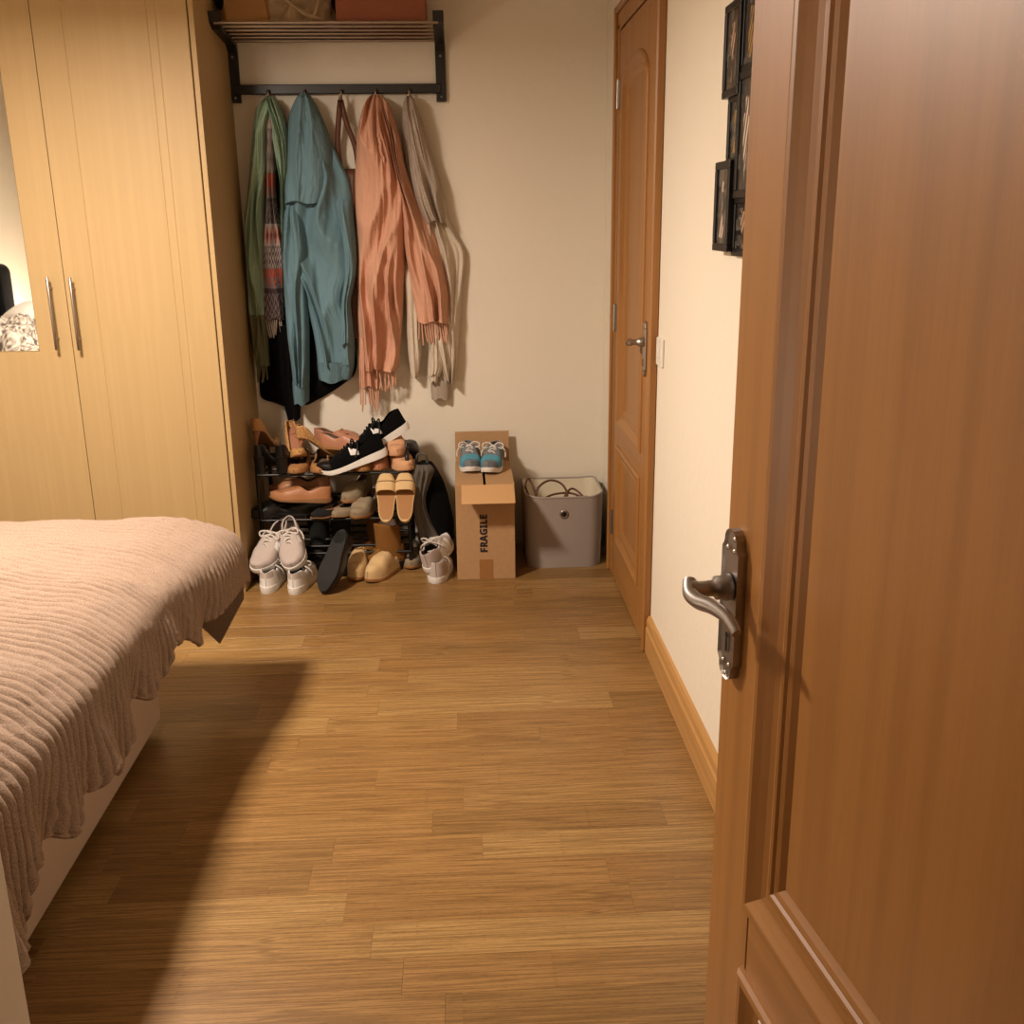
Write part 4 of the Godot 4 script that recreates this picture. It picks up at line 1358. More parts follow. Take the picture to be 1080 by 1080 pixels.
# ---------------------------------------------------------------- box, basket, backpack
func box_and_basket() -> void:
	var o := thing("cardboard_box", "brown cardboard box with open flaps marked FRAGILE", "box")
	var x0 := -0.040; var x1 := 0.197; var z1 := -3.938; var z0 := -4.338; var h := 0.398
	box_part("front_side", Vector3(x0, 0, z1 - 0.004), Vector3(x1, h, z1), M.card, o, 0.001)
	box_part("back_side", Vector3(x0, 0, z0), Vector3(x1, h, z0 + 0.004), M.card, o, 0.001)
	box_part("end_side", Vector3(x0, 0, z0 + 0.004), Vector3(x0 + 0.004, h, z1 - 0.004), M.card, o, 0.001)
	box_part("end_side", Vector3(x1 - 0.004, 0, z0 + 0.004), Vector3(x1, h, z1 - 0.004), M.card, o, 0.001)
	box_part("bottom", Vector3(x0 + 0.004, 0, z0 + 0.004), Vector3(x1 - 0.004, 0.004, z1 - 0.004), M.card, o, 0.001)
	var cx := (x0 + x1) / 2
	var fl := [[at(x0, h, (z0 + z1) / 2, 0, 0, -1.0), Vector3(0, 0, -0.2), Vector3(cx - x0 - 0.005, 0.004, 0.2), M.card], [at(x1, h, (z0 + z1) / 2, 0, 0, 1.5), Vector3(-(x1 - cx - 0.005), 0, -0.2), Vector3(0, 0.004, 0.2), M.card], [at(cx + 0.012, h + 0.001, z1, 0, 27, 0), Vector3(-0.106, -0.003, 0), Vector3(0.105, 0.001, 0.112), M.card_in], [at(cx, h, z0, 0, -97, 0), Vector3(-0.117, 0, 0), Vector3(0.117, 0.004, 0.135), M.card]]
	for f in fl:
		var p := box_part("flap", f[1], f[2], f[3], o, 0.001)
		p.transform = f[0]
	box_part("tape", Vector3(cx - 0.028, 0.0, z1), Vector3(cx + 0.028, 0.085, z1 + 0.0008), M.tape, o, 0.0002)
	var tm := TextMesh.new()
	tm.text = "FRAGILE"
	var fo := SystemFont.new()
	fo.font_names = PackedStringArray(["Droid Sans"])
	fo.font_weight = 700
	var fv := FontVariation.new()
	fv.base_font = fo
	fv.variation_embolden = 0.9
	tm.font = fv
	tm.font_size = 64
	tm.pixel_size = 0.00062
	tm.depth = 0.0006
	tm.curve_step = 1.0
	var tx := MeshInstance3D.new()
	tx.name = "lettering"
	tx.mesh = tm
	tx.material_override = M.ink
	tx.transform = Transform3D(Basis(Vector3.BACK, PI / 2), Vector3(0.072, 0.195, z1 + 0.0005))
	o.add_child(tx)
	# basket
	var b := thing("storage_basket", "grey fabric storage basket with a metal eyelet beside the cardboard box", "basket", at(0.411, 0, -4.215))
	var prof := [[0.0, 0.157, 0.160], [0.02, 0.158, 0.161], [0.15, 0.161, 0.165], [0.30, 0.164, 0.168]]
	var ro := []
	for p in prof:
		var ring := PackedVector3Array()
		for q in round_rect(p[1] * 2, p[2] * 2, 0.06, 6):
			ring.append(Vector3(q.x, p[0] + (0.018 * (q.x * q.x / 0.026) if p[0] > 0.2 else 0.0), q.y))
		ro.append(ring)
	var st := G()
	loft(st, ro, true, false)
	var bot := []
	for p in [[0.0, 0.148, 0.155], [0.001, 0.1, 0.1]]:
		var ring := PackedVector3Array()
		for q in round_rect(p[1] * 2, p[2] * 2, 0.06, 6):
			ring.append(Vector3(q.x, p[0], q.y))
		bot.append(ring)
	loft(st, bot)
	put(st, "basket_wall", M.basket, b)
	var si := G()
	var ri := []
	for p in [[0.004, 0.151, 0.154], [0.15, 0.155, 0.159], [0.30, 0.159, 0.163]]:
		var ring := PackedVector3Array()
		for q in round_rect(p[1] * 2, p[2] * 2, 0.056, 6):
			ring.append(Vector3(q.x, p[0] + (0.018 * (q.x * q.x / 0.026) if p[0] > 0.2 else 0.0), q.y))
		ri.append(ring)
	loft(si, ri, true, false, 1, 1)
	var fl2 := PackedVector2Array()
	prism(si, round_rect(0.284, 0.298, 0.042, 6), -0.004, -0.006, 0.0, Transform3D(Basis(Vector3.RIGHT, PI / 2), Vector3.ZERO))
	put(si, "lining", M.basket_in, b)
	var rim := G()
	var rp := []
	for q in round_rect(0.1615 * 2, 0.166 * 2, 0.058, 6):
		rp.append(Vector3(q.x, 0.30 + 0.018 * (q.x * q.x / 0.026), q.y))
	rp.append(rp[0])
	tube(rim, rp, 0.0042, 8, false)
	put(rim, "rim", M.basket, b)
	var ey := G()
	var xf := Transform3D(Basis(Vector3.RIGHT, PI / 2), Vector3(-0.003, 0.236, 0.1655))
	lathe(ey, [[0.0105, 0.0], [0.0185, 0.0], [0.0185, 0.004], [0.015, 0.006], [0.0105, 0.004]], 24, xf)
	put(ey, "eyelet", M.steel, b)
	var eh := G()
	lathe(eh, [[0.0106, 0.0005], [0.0106, 0.0048], [0.0001, 0.0048]], 20, xf)
	put(eh, "eyelet_hole", M.dark_hole, b)
	# cable coil in the basket
	var c := thing("cable_coil", "dark brown cable coiled loosely in the fabric basket", "cable", at(0.411, 0, -4.215))
	for pts in [[[-0.13, 0.27, 0.10], [-0.155, 0.325, 0.05], [-0.14, 0.35, 0.0], [-0.12, 0.315, 0.02], [-0.10, 0.26, 0.08], [-0.04, 0.245, 0.09]], [[-0.12, 0.26, 0.06], [-0.10, 0.32, 0.04], [-0.05, 0.345, 0.02], [0.0, 0.33, 0.03], [0.02, 0.29, 0.07], [-0.01, 0.25, 0.10], [-0.04, 0.22, 0.1]], [[-0.10, 0.27, 0.08], [-0.04, 0.29, 0.05], [0.03, 0.295, 0.05], [0.08, 0.28, 0.07], [0.105, 0.25, 0.10], [0.1, 0.2, 0.1]], [[-0.02, 0.24, 0.1], [0.02, 0.30, 0.06], [0.05, 0.31, 0.04], [0.09, 0.28, 0.07], [0.11, 0.24, 0.09]]]:
		var vp := []
		for q in pts:
			vp.append(Vector3(q[0], q[1], q[2]))
		var s := G()
		tube(s, smooth_path(vp, 8), 0.0048, 8)
		put(s, "loop", M.brown_leather, c)
	var pl := G()
	tube(pl, [Vector3(0.06, 0.275, 0.06), Vector3(0.105, 0.277, 0.065), Vector3(0.125, 0.276, 0.07)], [0.008, 0.009, 0.006], 10)
	put(pl, "plug", M.sole_black, c)
	var cb := thing("folded_cloth", "pale folded cloth filling the fabric basket", "cloth", at(0.411, 0.012, -4.215))
	var cs := G()
	blob_box(cs, Vector3(-0.13, 0.0, -0.135), Vector3(0.13, 0.20, 0.13), 0.03, 3)
	put(cs, "cloth_fold", M.basket_in, cb)
	# backpack
	var k := thing("backpack", "grey and black backpack slumped between the shoe rack and the cardboard box", "backpack")
	var rings := []
	for i in 30:
		var v := float(i) / 29
		var y := 0.012 + v * 0.425
		var wv := 0.076 * pow(sin(PI * (0.16 + 0.80 * v)), 0.55)
		var dv := 0.105 * pow(sin(PI * (0.2 + 0.76 * v)), 0.5)
		var ring := PackedVector3Array()
		for j in 32:
			var a := TAU * j / 32
			ring.append(Vector3(-0.128 - 0.05 * v * v + 0.012 * v + wv * cos(a) + 0.004 * sin(a * 5.0 + v * 9.0), y, -4.20 + dv * sin(a)))
		rings.append(ring)
	var bs := G()
	loft(bs, rings)
	put(bs, "bag_body", M.black_cloth, k)
	put(drape([[0.445, -0.205, -0.140], [0.42, -0.222, -0.125], [0.38, -0.226, -0.140], [0.30, -0.225, -0.165], [0.22, -0.215, -0.150], [0.15, -0.20, -0.118], [0.08, -0.175, -0.085], [0.03, -0.150, -0.075]], -4.12, 0.05, [[2, 0.007, 0.4, 1.0]], 40, 50, 0.1), "front_panel", M.grey_cloth, k)
	var sp := G()
	var pts2 := smooth_path([Vector3(-0.175, 0.42, -4.085), Vector3(-0.205, 0.33, -4.065), Vector3(-0.195, 0.22, -4.06), Vector3(-0.165, 0.10, -4.06), Vector3(-0.135, 0.03, -4.075)], 6)
	var sr := []
	for q in pts2:
		sr.append(PackedVector3Array([q + Vector3(-0.014, 0, -0.003), q + Vector3(0.014, 0, -0.003), q + Vector3(0.014, 0, 0.004), q + Vector3(-0.014, 0, 0.004)]))
	loft(sp, sr)
	put(sp, "strap", M.grey_cloth, k)
	var hn := G()
	tube(hn, smooth_path([Vector3(-0.20, 0.435, -4.18), Vector3(-0.195, 0.475, -4.17), Vector3(-0.165, 0.475, -4.17), Vector3(-0.155, 0.44, -4.18)], 5), 0.006, 8)
	put(hn, "grab_loop", M.grey_cloth, k)

# ---------------------------------------------------------------- shoes
func shoe_rack() -> void:
	var o := thing("shoe_rack", "black metal shoe rack loaded with shoes next to the wardrobe", "shoe rack")
	var xa := -0.845; var xb := -0.235
	for x in [xa, xb]:
		var s := G()
		tube(s, smooth_path([Vector3(x, 0, -4.09), Vector3(x, 0.25, -4.085), Vector3(x, 0.46, -4.08), Vector3(x, 0.50, -4.12), Vector3(x, 0.50, -4.31), Vector3(x, 0.47, -4.35), Vector3(x, 0.25, -4.35), Vector3(x, 0, -4.35)], 4), 0.0085, 8)
		put(s, "side_frame", M.black_metal, o)
	for t in [[0.085, 0.02], [0.232, 0.02], [0.425, 0.015]]:
		for i in 5:
			var z := -4.075 - i * 0.065
			var s := G()
			tube(s, [Vector3(xa, t[0] + t[1] * i * 0.5, z), Vector3(xb, t[0] + t[1] * i * 0.5, z)], 0.006, 8)
			put(s, "shelf_rod", M.black_metal, o)

func key_lerp(keys: Array, t: float) -> float:
	for i in keys.size() - 1:
		if t <= keys[i + 1][0]:
			var f: float = (t - keys[i][0]) / maxf(keys[i + 1][0] - keys[i][0], 0.0001)
			return lerpf(keys[i][1], keys[i + 1][1], smoothstep(0.0, 1.0, clampf(f, 0, 1)))
	return keys[keys.size() - 1][1]

func s_half(sp: Dictionary, t: float) -> float:
	var base := lerpf(0.76, 1.0, smoothstep(0.32, 0.70, t))
	base *= 1.0 - sp.get("point", 0.15) * smoothstep(0.70, 1.0, t)
	var e := 2.0 * t - 1.0
	return sp.W * 0.5 * base * pow(maxf(0.0, 1.0 - pow(absf(e), 3.6)), 0.5)

func s_y0(sp: Dictionary, t: float) -> float:
	return sp.get("hh", 0.0) * (1.0 - smoothstep(0.06, 0.68, t)) + sp.get("ts", 0.008) * pow(smoothstep(0.74, 1.0, t), 2.0)

func s_y1(sp: Dictionary, t: float) -> float:
	return s_y0(sp, t) + lerpf(sp.get("th_heel", sp.th), sp.th, smoothstep(0.1, 0.7, t))

func s_phi(sp: Dictionary, t: float) -> float:
	var q := clampf((sp.t_open - t) / sp.get("v", 0.14), 0.0, 1.0)
	return PI / 2 * (1.0 - sp.get("gap", 0.5) * pow(q, 0.6))

func s_pt(sp: Dictionary, t: float, k: float, side: float, sc := 1.0, lift := 0.0) -> Vector3:
	var pm := s_phi(sp, t)
	var phi := pm * k
	var w := s_half(sp, t) * sc
	var u := key_lerp(sp.prof, t)
	var x := side * w * pow(maxf(cos(phi), 0.0), 0.55)
	var y := s_y1(sp, t) - 0.003 + (u + lift) * pow(sin(phi), 0.72) / pow(sin(pm), 0.72)
	var zc: float = (t - 0.5) * sp.L
	return Vector3(x, y, zc * (1.0 if sc > 1.0 else sc))

func t_list(n: int, a := 0.0, b := 1.0) -> Array:
	var out := []
	for i in n + 1:
		out.append(lerpf(a, b, 0.5 - 0.5 * cos(PI * i / n)))
	return out

func shoe_shell(sp: Dictionary, a: float, b: float, k0: float, k1: float, sc: float, lift: float, only: float, n := 14) -> SurfaceTool:
	var st := G()
	var ts := t_list(n, a, b)
	var rows := []
	var full: bool = k1 >= 1.0
	if full:
		for t in ts:
			var row := PackedVector3Array()
			for i in 17:
				var kk := -1.0 + 2.0 * i / 16.0
				var k := 1.0 - absf(kk) * (1.0 - k0)
				row.append(s_pt(sp, t, k, -1.0 if kk < 0 else 1.0, sc, lift))
			rows.append(row)
		loft(st, rows, false, false, 1, 1, Vector3(0, 1, 0.2))
	else:
		for side in [only]:
			rows = []
			for t in ts:
				var row := PackedVector3Array()
				for i in 7:
					row.append(s_pt(sp, t, lerpf(k0, k1, i / 6.0), side, sc, lift))
				rows.append(row)
			loft(st, rows, false, false, 1, 1, Vector3(side, 0.2, 0))
	return st

func build_shoe(o: Node3D, sp: Dictionary) -> void:
	var ts := t_list(40)
	# sole
	var so := G()
	var ring_b := PackedVector3Array()
	var lowr := []; var midr := []; var topr := []
	var fl: float = sp.get("flare", 1.04)
	for side in [1.0, -1.0]:
		var a := []; var b := []; var c := []
		for t in ts:
			var w := s_half(sp, t)
			var z: float = (t - 0.5) * sp.L
			a.append(Vector3(side * w * 0.97 * fl, s_y0(sp, t), z * 1.0))
			b.append(Vector3(side * w * fl, (s_y0(sp, t) + s_y1(sp, t)) / 2, z * fl))
			c.append(Vector3(side * w * fl * 0.985, s_y1(sp, t), z * fl * 0.995))
		if side < 0:
			a.reverse(); b.reverse(); c.reverse()
		lowr += a; midr += b; topr += c
	loft(so, [PackedVector3Array(lowr), PackedVector3Array(midr), PackedVector3Array(topr)], true, false)
	var nT := ts.size()
	for i in nT - 1:
		var j := 2 * nT - 1 - i
		quad_dir(so, lowr[i], lowr[i + 1], lowr[j - 1], lowr[j], Vector3.DOWN)
		quad_dir(so, topr[i], topr[i + 1], topr[j - 1], topr[j], Vector3.UP)
	put(so, "sole", sp.sole, o)
	# upper
	if not sp.get("slide", false):
		var st := G()
		var to := t_list(52)
		for side in [-1.0, 1.0]:
			var rows := []
			for t in to:
				var row := PackedVector3Array()
				for k in 10:
					row.append(s_pt(sp, t, k / 9.0, side))
				# rolled rim
				var e := s_pt(sp, t, 1.0, side)
				var open := smoothstep(0.0, 0.02, sp.t_open - t)
				row.append(e + Vector3(-side * 0.003, 0.0012, 0) * open)
				row.append(e + Vector3(-side * 0.006, -0.002, 0) * open)
				rows.append(row)
			loft(st, rows, false, false, 1, 1, Vector3(side, 0.3, 0))
		put(st, "upper", sp.upper, o)
		var li := G()
		var tl := t_list(20, 0.02, minf(sp.t_open + 0.12, 0.95))
		for side in [-1.0, 1.0]:
			var rows := []
			for t in tl:
				var row := PackedVector3Array()
				for k in 7:
					var p := s_pt(sp, t, k / 6.0, side, 0.955, -0.001)
					row.append(p)
				rows.append(row)
			loft(li, rows, false, false, 1, 1, Vector3(-side, 0, 0))
		for i in tl.size() - 1:
			var p0 := s_half(sp, tl[i]) * 0.93
			var p1 := s_half(sp, tl[i + 1]) * 0.93
			var z0: float = (tl[i] - 0.5) * sp.L * 0.96
			var z1: float = (tl[i + 1] - 0.5) * sp.L * 0.96
			var y0 := s_y1(sp, tl[i]) + 0.002
			var y1 := s_y1(sp, tl[i + 1]) + 0.002
			quad_dir(li, Vector3(-p0, y0, z0), Vector3(p0, y0, z0), Vector3(p1, y1, z1), Vector3(-p1, y1, z1), Vector3.UP)
		put(li, "lining", sp.lining, o)
	for p in sp.get("patch", []):
		for side in ([0.0] if p[4] >= 1.0 else [-1.0, 1.0]):
			put(shoe_shell(sp, p[1], p[2], p[3], p[4], 1.025, 0.0018, side), p[0], p[5], o)
	if sp.has("lace"):
		var la := G()
		var t0: float = sp.t_open - 0.10
		for i in 5:
			var t := t0 + i * 0.052
			var w := 0.5 - 0.05 * i
			var row := []
			for k in 9:
				var s := -1.0 + 2.0 * k / 8.0
				var ph := acos(clampf(s * w, -1, 1))
				var u := key_lerp(sp.prof, t)
				row.append(Vector3(s * w * s_half(sp, t) * 1.1, s_y1(sp, t) + u * (1.0 - 0.22 * s * s) + 0.003, (t - 0.5) * sp.L + 0.006 * s * (1 if i % 2 == 0 else -1)))
			tube(la, row, sp.get("lace_r", 0.0032), 6)
		var yb := s_y1(sp, t0) + key_lerp(sp.prof, t0) + 0.006
		var zb: float = (t0 - 0.5) * sp.L
		for side in [-1.0, 1.0]:
			tube(la, smooth_path([Vector3(0, yb, zb), Vector3(side * 0.02, yb + 0.016, zb + 0.006), Vector3(side * 0.042, yb + 0.012, zb + 0.014), Vector3(side * 0.040, yb - 0.004, zb + 0.02), Vector3(side * 0.015, yb - 0.002, zb + 0.01), Vector3(0, yb, zb)], 5), sp.get("lace_r", 0.0032), 6)
			tube(la, smooth_path([Vector3(0, yb, zb), Vector3(side * 0.025, yb + 0.002, zb - 0.012), Vector3(side * 0.048, yb - 0.02, zb - 0.004), Vector3(side * 0.052, yb - 0.045, zb + 0.012)], 5), sp.get("lace_r", 0.0032), 6)
		put(la, "laces", sp.lace, o)
		var tg := G()
		var rows2 := []
		for i in 7:
			var f := i / 6.0
			var row := PackedVector3Array()
			for k in 7:
				var s := -1.0 + k / 3.0
				var t := t0 + 0.08 - f * 0.12
				row.append(Vector3(s * 0.026, s_y1(sp, t0) + key_lerp(sp.prof, t0) * (0.92 + 0.30 * f) - 0.006 * s * s, (t - 0.5) * sp.L))
			rows2.append(row)
		loft(tg, rows2, false, false, 1, 1, Vector3(0, 1, 0.5))
		put(tg, "tongue", sp.get("tongue", sp.upper), o)
	if sp.has("heel"):
		var hl := G()
		var hz: float = -0.5 * sp.L + sp.heel[0] * 1.15
		var y: float = s_y0(sp, 0.08)
		if sp.heel[2] == "block":
			var rings := []
			for f in [[0.0, 0.86], [0.5, 0.88], [1.0, 1.0]]:
				var ring := PackedVector3Array()
				for k in 20:
					var a := TAU * k / 20
					ring.append(Vector3(cos(a) * sp.W * 0.34 * f[1], (y + 0.006) * f[0], hz + sin(a) * sp.heel[0] * f[1]))
				rings.append(ring)
			loft(hl, rings)
		else:
			tube(hl, [Vector3(0, 0, hz - 0.004), Vector3(0, y * 0.6, hz - 0.006), Vector3(0, y * 0.9, hz), Vector3(0, y + 0.008, hz + 0.01)], [0.0045, 0.006, 0.014, 0.022], 12)
		put(hl, "heel", sp.heel[1], o)
	if sp.has("shaft"):
		var sh := G()
		var inn := G()
		var ro := []
		var ri := []
		for i in 14:
			var f := i / 13.0
			var y: float = lerpf(0.05, sp.shaft, f)
			var ring := PackedVector3Array()
			var ring2 := PackedVector3Array()
			for k in 28:
				var a := TAU * k / 28
				var rx: float = sp.W * lerpf(0.41, 0.47, f)
				var rz: float = sp.L * lerpf(0.245, 0.215, smoothstep(0.0, 0.5, f))
				var zc: float = -0.5 * sp.L + sp.L * 0.245 + 0.012 * f
				var fold := 1.0 + 0.02 * sin(a * 3.0 + f * 8.0)
				ring.append(Vector3(cos(a) * rx * fold, y + 0.006 * sin(a * 2.0) * f, zc + sin(a) * rz * fold))
				ring2.append(Vector3(cos(a) * (rx - 0.005), y + 0.006 * sin(a * 2.0) * f, zc + sin(a) * (rz - 0.005)))
			ro.append(ring)
			ri.append(ring2)
		loft(sh, ro, true, false)
		loft(sh, [ro[13], ri[13]], true, false)
		loft(inn, ri, true, false)
		put(sh, "shaft", sp.upper, o)
		put(inn, "shaft_lining", sp.lining, o)
	if sp.get("slide", false):
		var fb := G()
		for i in 24:
			var t0 := 0.03 + 0.94 * i / 24.0
			var t1 := 0.03 + 0.94 * (i + 1) / 24.0
			quad_dir(fb, Vector3(-s_half(sp, t0) * 0.92, s_y1(sp, t0) + 0.0015, (t0 - 0.5) * sp.L), Vector3(s_half(sp, t0) * 0.92, s_y1(sp, t0) + 0.0015, (t0 - 0.5) * sp.L), Vector3(s_half(sp, t1) * 0.92, s_y1(sp, t1) + 0.0015, (t1 - 0.5) * sp.L), Vector3(-s_half(sp, t1) * 0.92, s_y1(sp, t1) + 0.0015, (t1 - 0.5) * sp.L), Vector3.UP)
		put(fb, "footbed", sp.lining, o)
		for band in sp.bands:
			var bs := G()
			var rows := []
			for i in 9:
				var t := lerpf(band[0], band[1], i / 8.0)
				var row := PackedVector3Array()
				for k in 17:
					var ph := PI * k / 16.0
					row.append(Vector3(s_half(sp, t) * 1.05 * signf(cos(ph)) * pow(absf(cos(ph)), 0.6), s_y1(sp, t) - 0.006 + band[2] * pow(sin(ph), 0.7), (t - 0.5) * sp.L))
				rows.append(row)
			var inner := []
			for row in rows:
				var r2 := PackedVector3Array()
				for p in row:
					r2.append(Vector3(p.x * 0.94, p.y - 0.005, p.z))
				inner.append(r2)
			loft(bs, rows, false, false, 1, 1, Vector3(0, 1, 0))
			loft(bs, inner, false, false, 1, 1, Vector3(0, -1, 0))
			loft(bs, [rows[0], inner[0]], false, false, 1, 1, Vector3(0, 0, -1))
			loft(bs, [rows[8], inner[8]], false, false, 1, 1, Vector3(0, 0, 1))
			put(bs, "strap", sp.upper, o)

func specs() -> Dictionary:
	var snk := [[0.0, 0.062], [0.12, 0.064], [0.34, 0.046], [0.50, 0.072], [0.62, 0.060], [0.84, 0.036], [1.0, 0.022]]
	var run := [[0.0, 0.066], [0.12, 0.066], [0.32, 0.048], [0.48, 0.070], [0.64, 0.054], [0.85, 0.034], [1.0, 0.024]]
	var flat := [[0.0, 0.048], [0.10, 0.048], [0.35, 0.026], [0.66, 0.026], [0.80, 0.032], [0.92, 0.024], [1.0, 0.014]]
	var loaf := [[0.0, 0.052], [0.12, 0.052], [0.35, 0.036], [0.52, 0.056], [0.70, 0.048], [0.88, 0.032], [1.0, 0.02]]
	var pump := [[0.0, 0.050], [0.10, 0.050], [0.40, 0.026], [0.70, 0.026], [0.84, 0.034], [1.0, 0.014]]
	var boot := [[0.0, 0.075], [0.2, 0.08], [0.46, 0.082], [0.62, 0.062], [0.85, 0.038], [1.0, 0.024]]
	return {
		"white_sneaker": {"L": 0.27, "W": 0.098, "th": 0.024, "th_heel": 0.030, "prof": snk, "t_open": 0.50, "gap": 0.5, "upper": M.white_leather, "sole": M.sole_white, "lining": M.lining, "lace": M.lace, "patch": [["heel_tab", 0.0, 0.10, 0.45, 0.98, M.pale_pink], ["side_panel", 0.30, 0.58, 0.0, 0.55, M.white_leather], ["toe_cap", 0.80, 0.985, 0.35, 1.0, M.white_leather]]},
		"pink_sneaker": {"L": 0.26, "W": 0.106, "th": 0.022, "th_heel": 0.028, "prof": run, "t_open": 0.50, "gap": 0.5, "upper": M.pale_pink, "sole": M.sole_white, "lining": M.lining, "lace": M.lace, "lace_r": 0.0038, "patch": [["side_panel", 0.26, 0.60, 0.0, 0.6, M.white_leather], ["toe_cap", 0.86, 0.985, 0.2, 1.0, M.pale_pink]]},
		"black_sneaker": {"L": 0.285, "W": 0.096, "th": 0.020, "th_heel": 0.032, "ts": 0.016, "prof": run, "t_open": 0.48, "gap": 0.5, "upper": M.black_cloth, "sole": M.sole_white, "lining": M.lining_dark, "lace": M.lace_black, "patch": [["side_stripe", 0.36, 0.48, 0.25, 0.7, M.white_leather], ["toe_cap", 0.80, 0.985, 0.1, 1.0, M.black_leather]]},
		"blue_sneaker": {"L": 0.245, "W": 0.092, "th": 0.020, "th_heel": 0.028, "ts": 0.012, "prof": run, "t_open": 0.50, "gap": 0.5, "upper": M.mesh_grey, "sole": M.sole_white, "lining": M.lining, "lace": M.lace, "lace_r": 0.003, "patch": [["toe_band", 0.70, 0.87, 0.0, 1.0, M.teal], ["toe_cap", 0.88, 0.985, 0.1, 1.0, M.mesh_grey], ["side_panel", 0.25, 0.50, 0.1, 0.7, M.teal]]},
		"grey_sneaker": {"L": 0.25, "W": 0.112, "th": 0.020, "th_heel": 0.026, "ts": 0.012, "prof": run, "t_open": 0.50, "gap": 0.52, "upper": M.pale_pink, "sole": M.sole_white, "lining": M.lining, "lace": M.lace, "patch": [["side_panel", 0.28, 0.64, 0.0, 0.7, M.white_leather], ["toe_cap", 0.84, 0.985, 0.0, 1.0, M.white_leather]]},
		"tan_flat": {"L": 0.235, "W": 0.088, "th": 0.007, "prof": flat, "t_open": 0.76, "gap": 0.5, "point": 0.1, "upper": M.sole_tan, "sole": M.sole_gum, "lining": M.lining},
		"dark_flat": {"L": 0.235, "W": 0.082, "th": 0.006, "prof": flat, "t_open": 0.76, "gap": 0.45, "point": 0.35, "upper": M.black_suede, "sole": M.sole_tan, "lining": M.stone_suede, "patch": [["edge_binding", 0.02, 0.74, 0.86, 0.99, M.rose_leather]]},
		"olive_flat": {"L": 0.235, "W": 0.082, "th": 0.006, "prof": flat, "t_open": 0.74, "gap": 0.45, "point": 0.3, "upper": M.stone_suede, "sole": M.sole_tan, "lining": M.lining, "patch": [["edge_binding", 0.02, 0.72, 0.86, 0.99, M.stone_suede]]},
		"loafer_tan": {"L": 0.25, "W": 0.088, "th": 0.010, "th_heel": 0.018, "prof": loaf, "t_open": 0.54, "gap": 0.5, "point": 0.2, "upper": M.tan_leather, "sole": M.sole_gum, "lining": M.lining, "patch": [["apron", 0.58, 0.80, 0.55, 1.0, M.tan_leather]]},
		"loafer_rose": {"L": 0.24, "W": 0.085, "th": 0.009, "th_heel": 0.014, "prof": loaf, "t_open": 0.56, "gap": 0.5, "point": 0.2, "upper": M.rose_leather, "sole": M.sole_tan, "lining": M.lining, "patch": [["apron", 0.60, 0.82, 0.55, 1.0, M.rose_leather]]},
		"suede_slip_on": {"L": 0.24, "W": 0.09, "th": 0.014, "prof": loaf, "t_open": 0.54, "gap": 0.48, "upper": M.beige_suede, "sole": M.beige_suede, "lining": M.lining, "patch": [["apron", 0.60, 0.84, 0.5, 1.0, M.beige_suede]]},
		"stone_slip_on": {"L": 0.24, "W": 0.09, "th": 0.013, "prof": loaf, "t_open": 0.54, "gap": 0.48, "upper": M.stone_suede, "sole": M.sole_tan, "lining": M.lining, "patch": [["apron", 0.60, 0.84, 0.5, 1.0, M.stone_suede]]},
		"cream_slip_on": {"L": 0.25, "W": 0.088, "th": 0.014, "prof": [[0.0, 0.06], [0.12, 0.06], [0.32, 0.05], [0.46, 0.088], [0.62, 0.084], [0.84, 0.060], [1.0, 0.034]], "t_open": 0.46, "gap": 0.5, "upper": M.cream_suede, "sole": M.sole_tan, "lining": M.lining, "patch": [["toe_bumper", 0.80, 0.99, 0.0, 0.42, M.cream_suede]]},
		"black_pump": {"L": 0.225, "W": 0.078, "hh": 0.065, "th": 0.005, "prof": pump, "t_open": 0.78, "gap": 0.45, "point": 0.35, "upper": M.black_leather, "sole": M.sole_black, "lining": M.lining_dark, "heel": [0.022, M.black_leather, "block"]},
		"glitter_pump": {"L": 0.225, "W": 0.080, "hh": 0.095, "th": 0.006, "prof": pump, "t_open": 0.76, "gap": 0.45, "point": 0.25, "upper": M.glitter, "sole": M.sole_tan, "lining": M.rose_leather, "heel": [0.02, M.rose_leather, "stiletto"]},
		"black_shoe": {"L": 0.26, "W": 0.092, "th": 0.012, "th_heel": 0.02, "prof": loaf, "t_open": 0.54, "gap": 0.5, "upper": M.black_leather, "sole": M.sole_black, "lining": M.lining_dark, "heel": [0.03, M.sole_black, "block"], "patch": [["apron", 0.60, 0.82, 0.55, 1.0, M.black_leather]]},
		"black_boot": {"L": 0.26, "W": 0.095, "th": 0.016, "th_heel": 0.03, "prof": boot, "t_open": 0.50, "gap": 0.4, "upper": M.black_suede, "sole": M.sole_black, "lining": M.lining_dark, "shaft": 0.24},
		"chestnut_boot": {"L": 0.25, "W": 0.094, "hh": 0.025, "th": 0.010, "th_heel": 0.014, "prof": boot, "t_open": 0.50, "gap": 0.4, "upper": M.chestnut, "sole": M.sole_black, "lining": M.lining, "shaft": 0.205, "heel": [0.032, M.sole_black, "block"]},
		"cream_slide": {"L": 0.225, "W": 0.084, "th": 0.018, "th_heel": 0.022, "slide": true, "prof": flat, "t_open": 0.5, "upper": M.cream_suede, "sole": M.cream_suede, "lining": M.sole_tan, "bands": [[0.54, 0.72, 0.050], [0.76, 0.90, 0.040]]},
	}

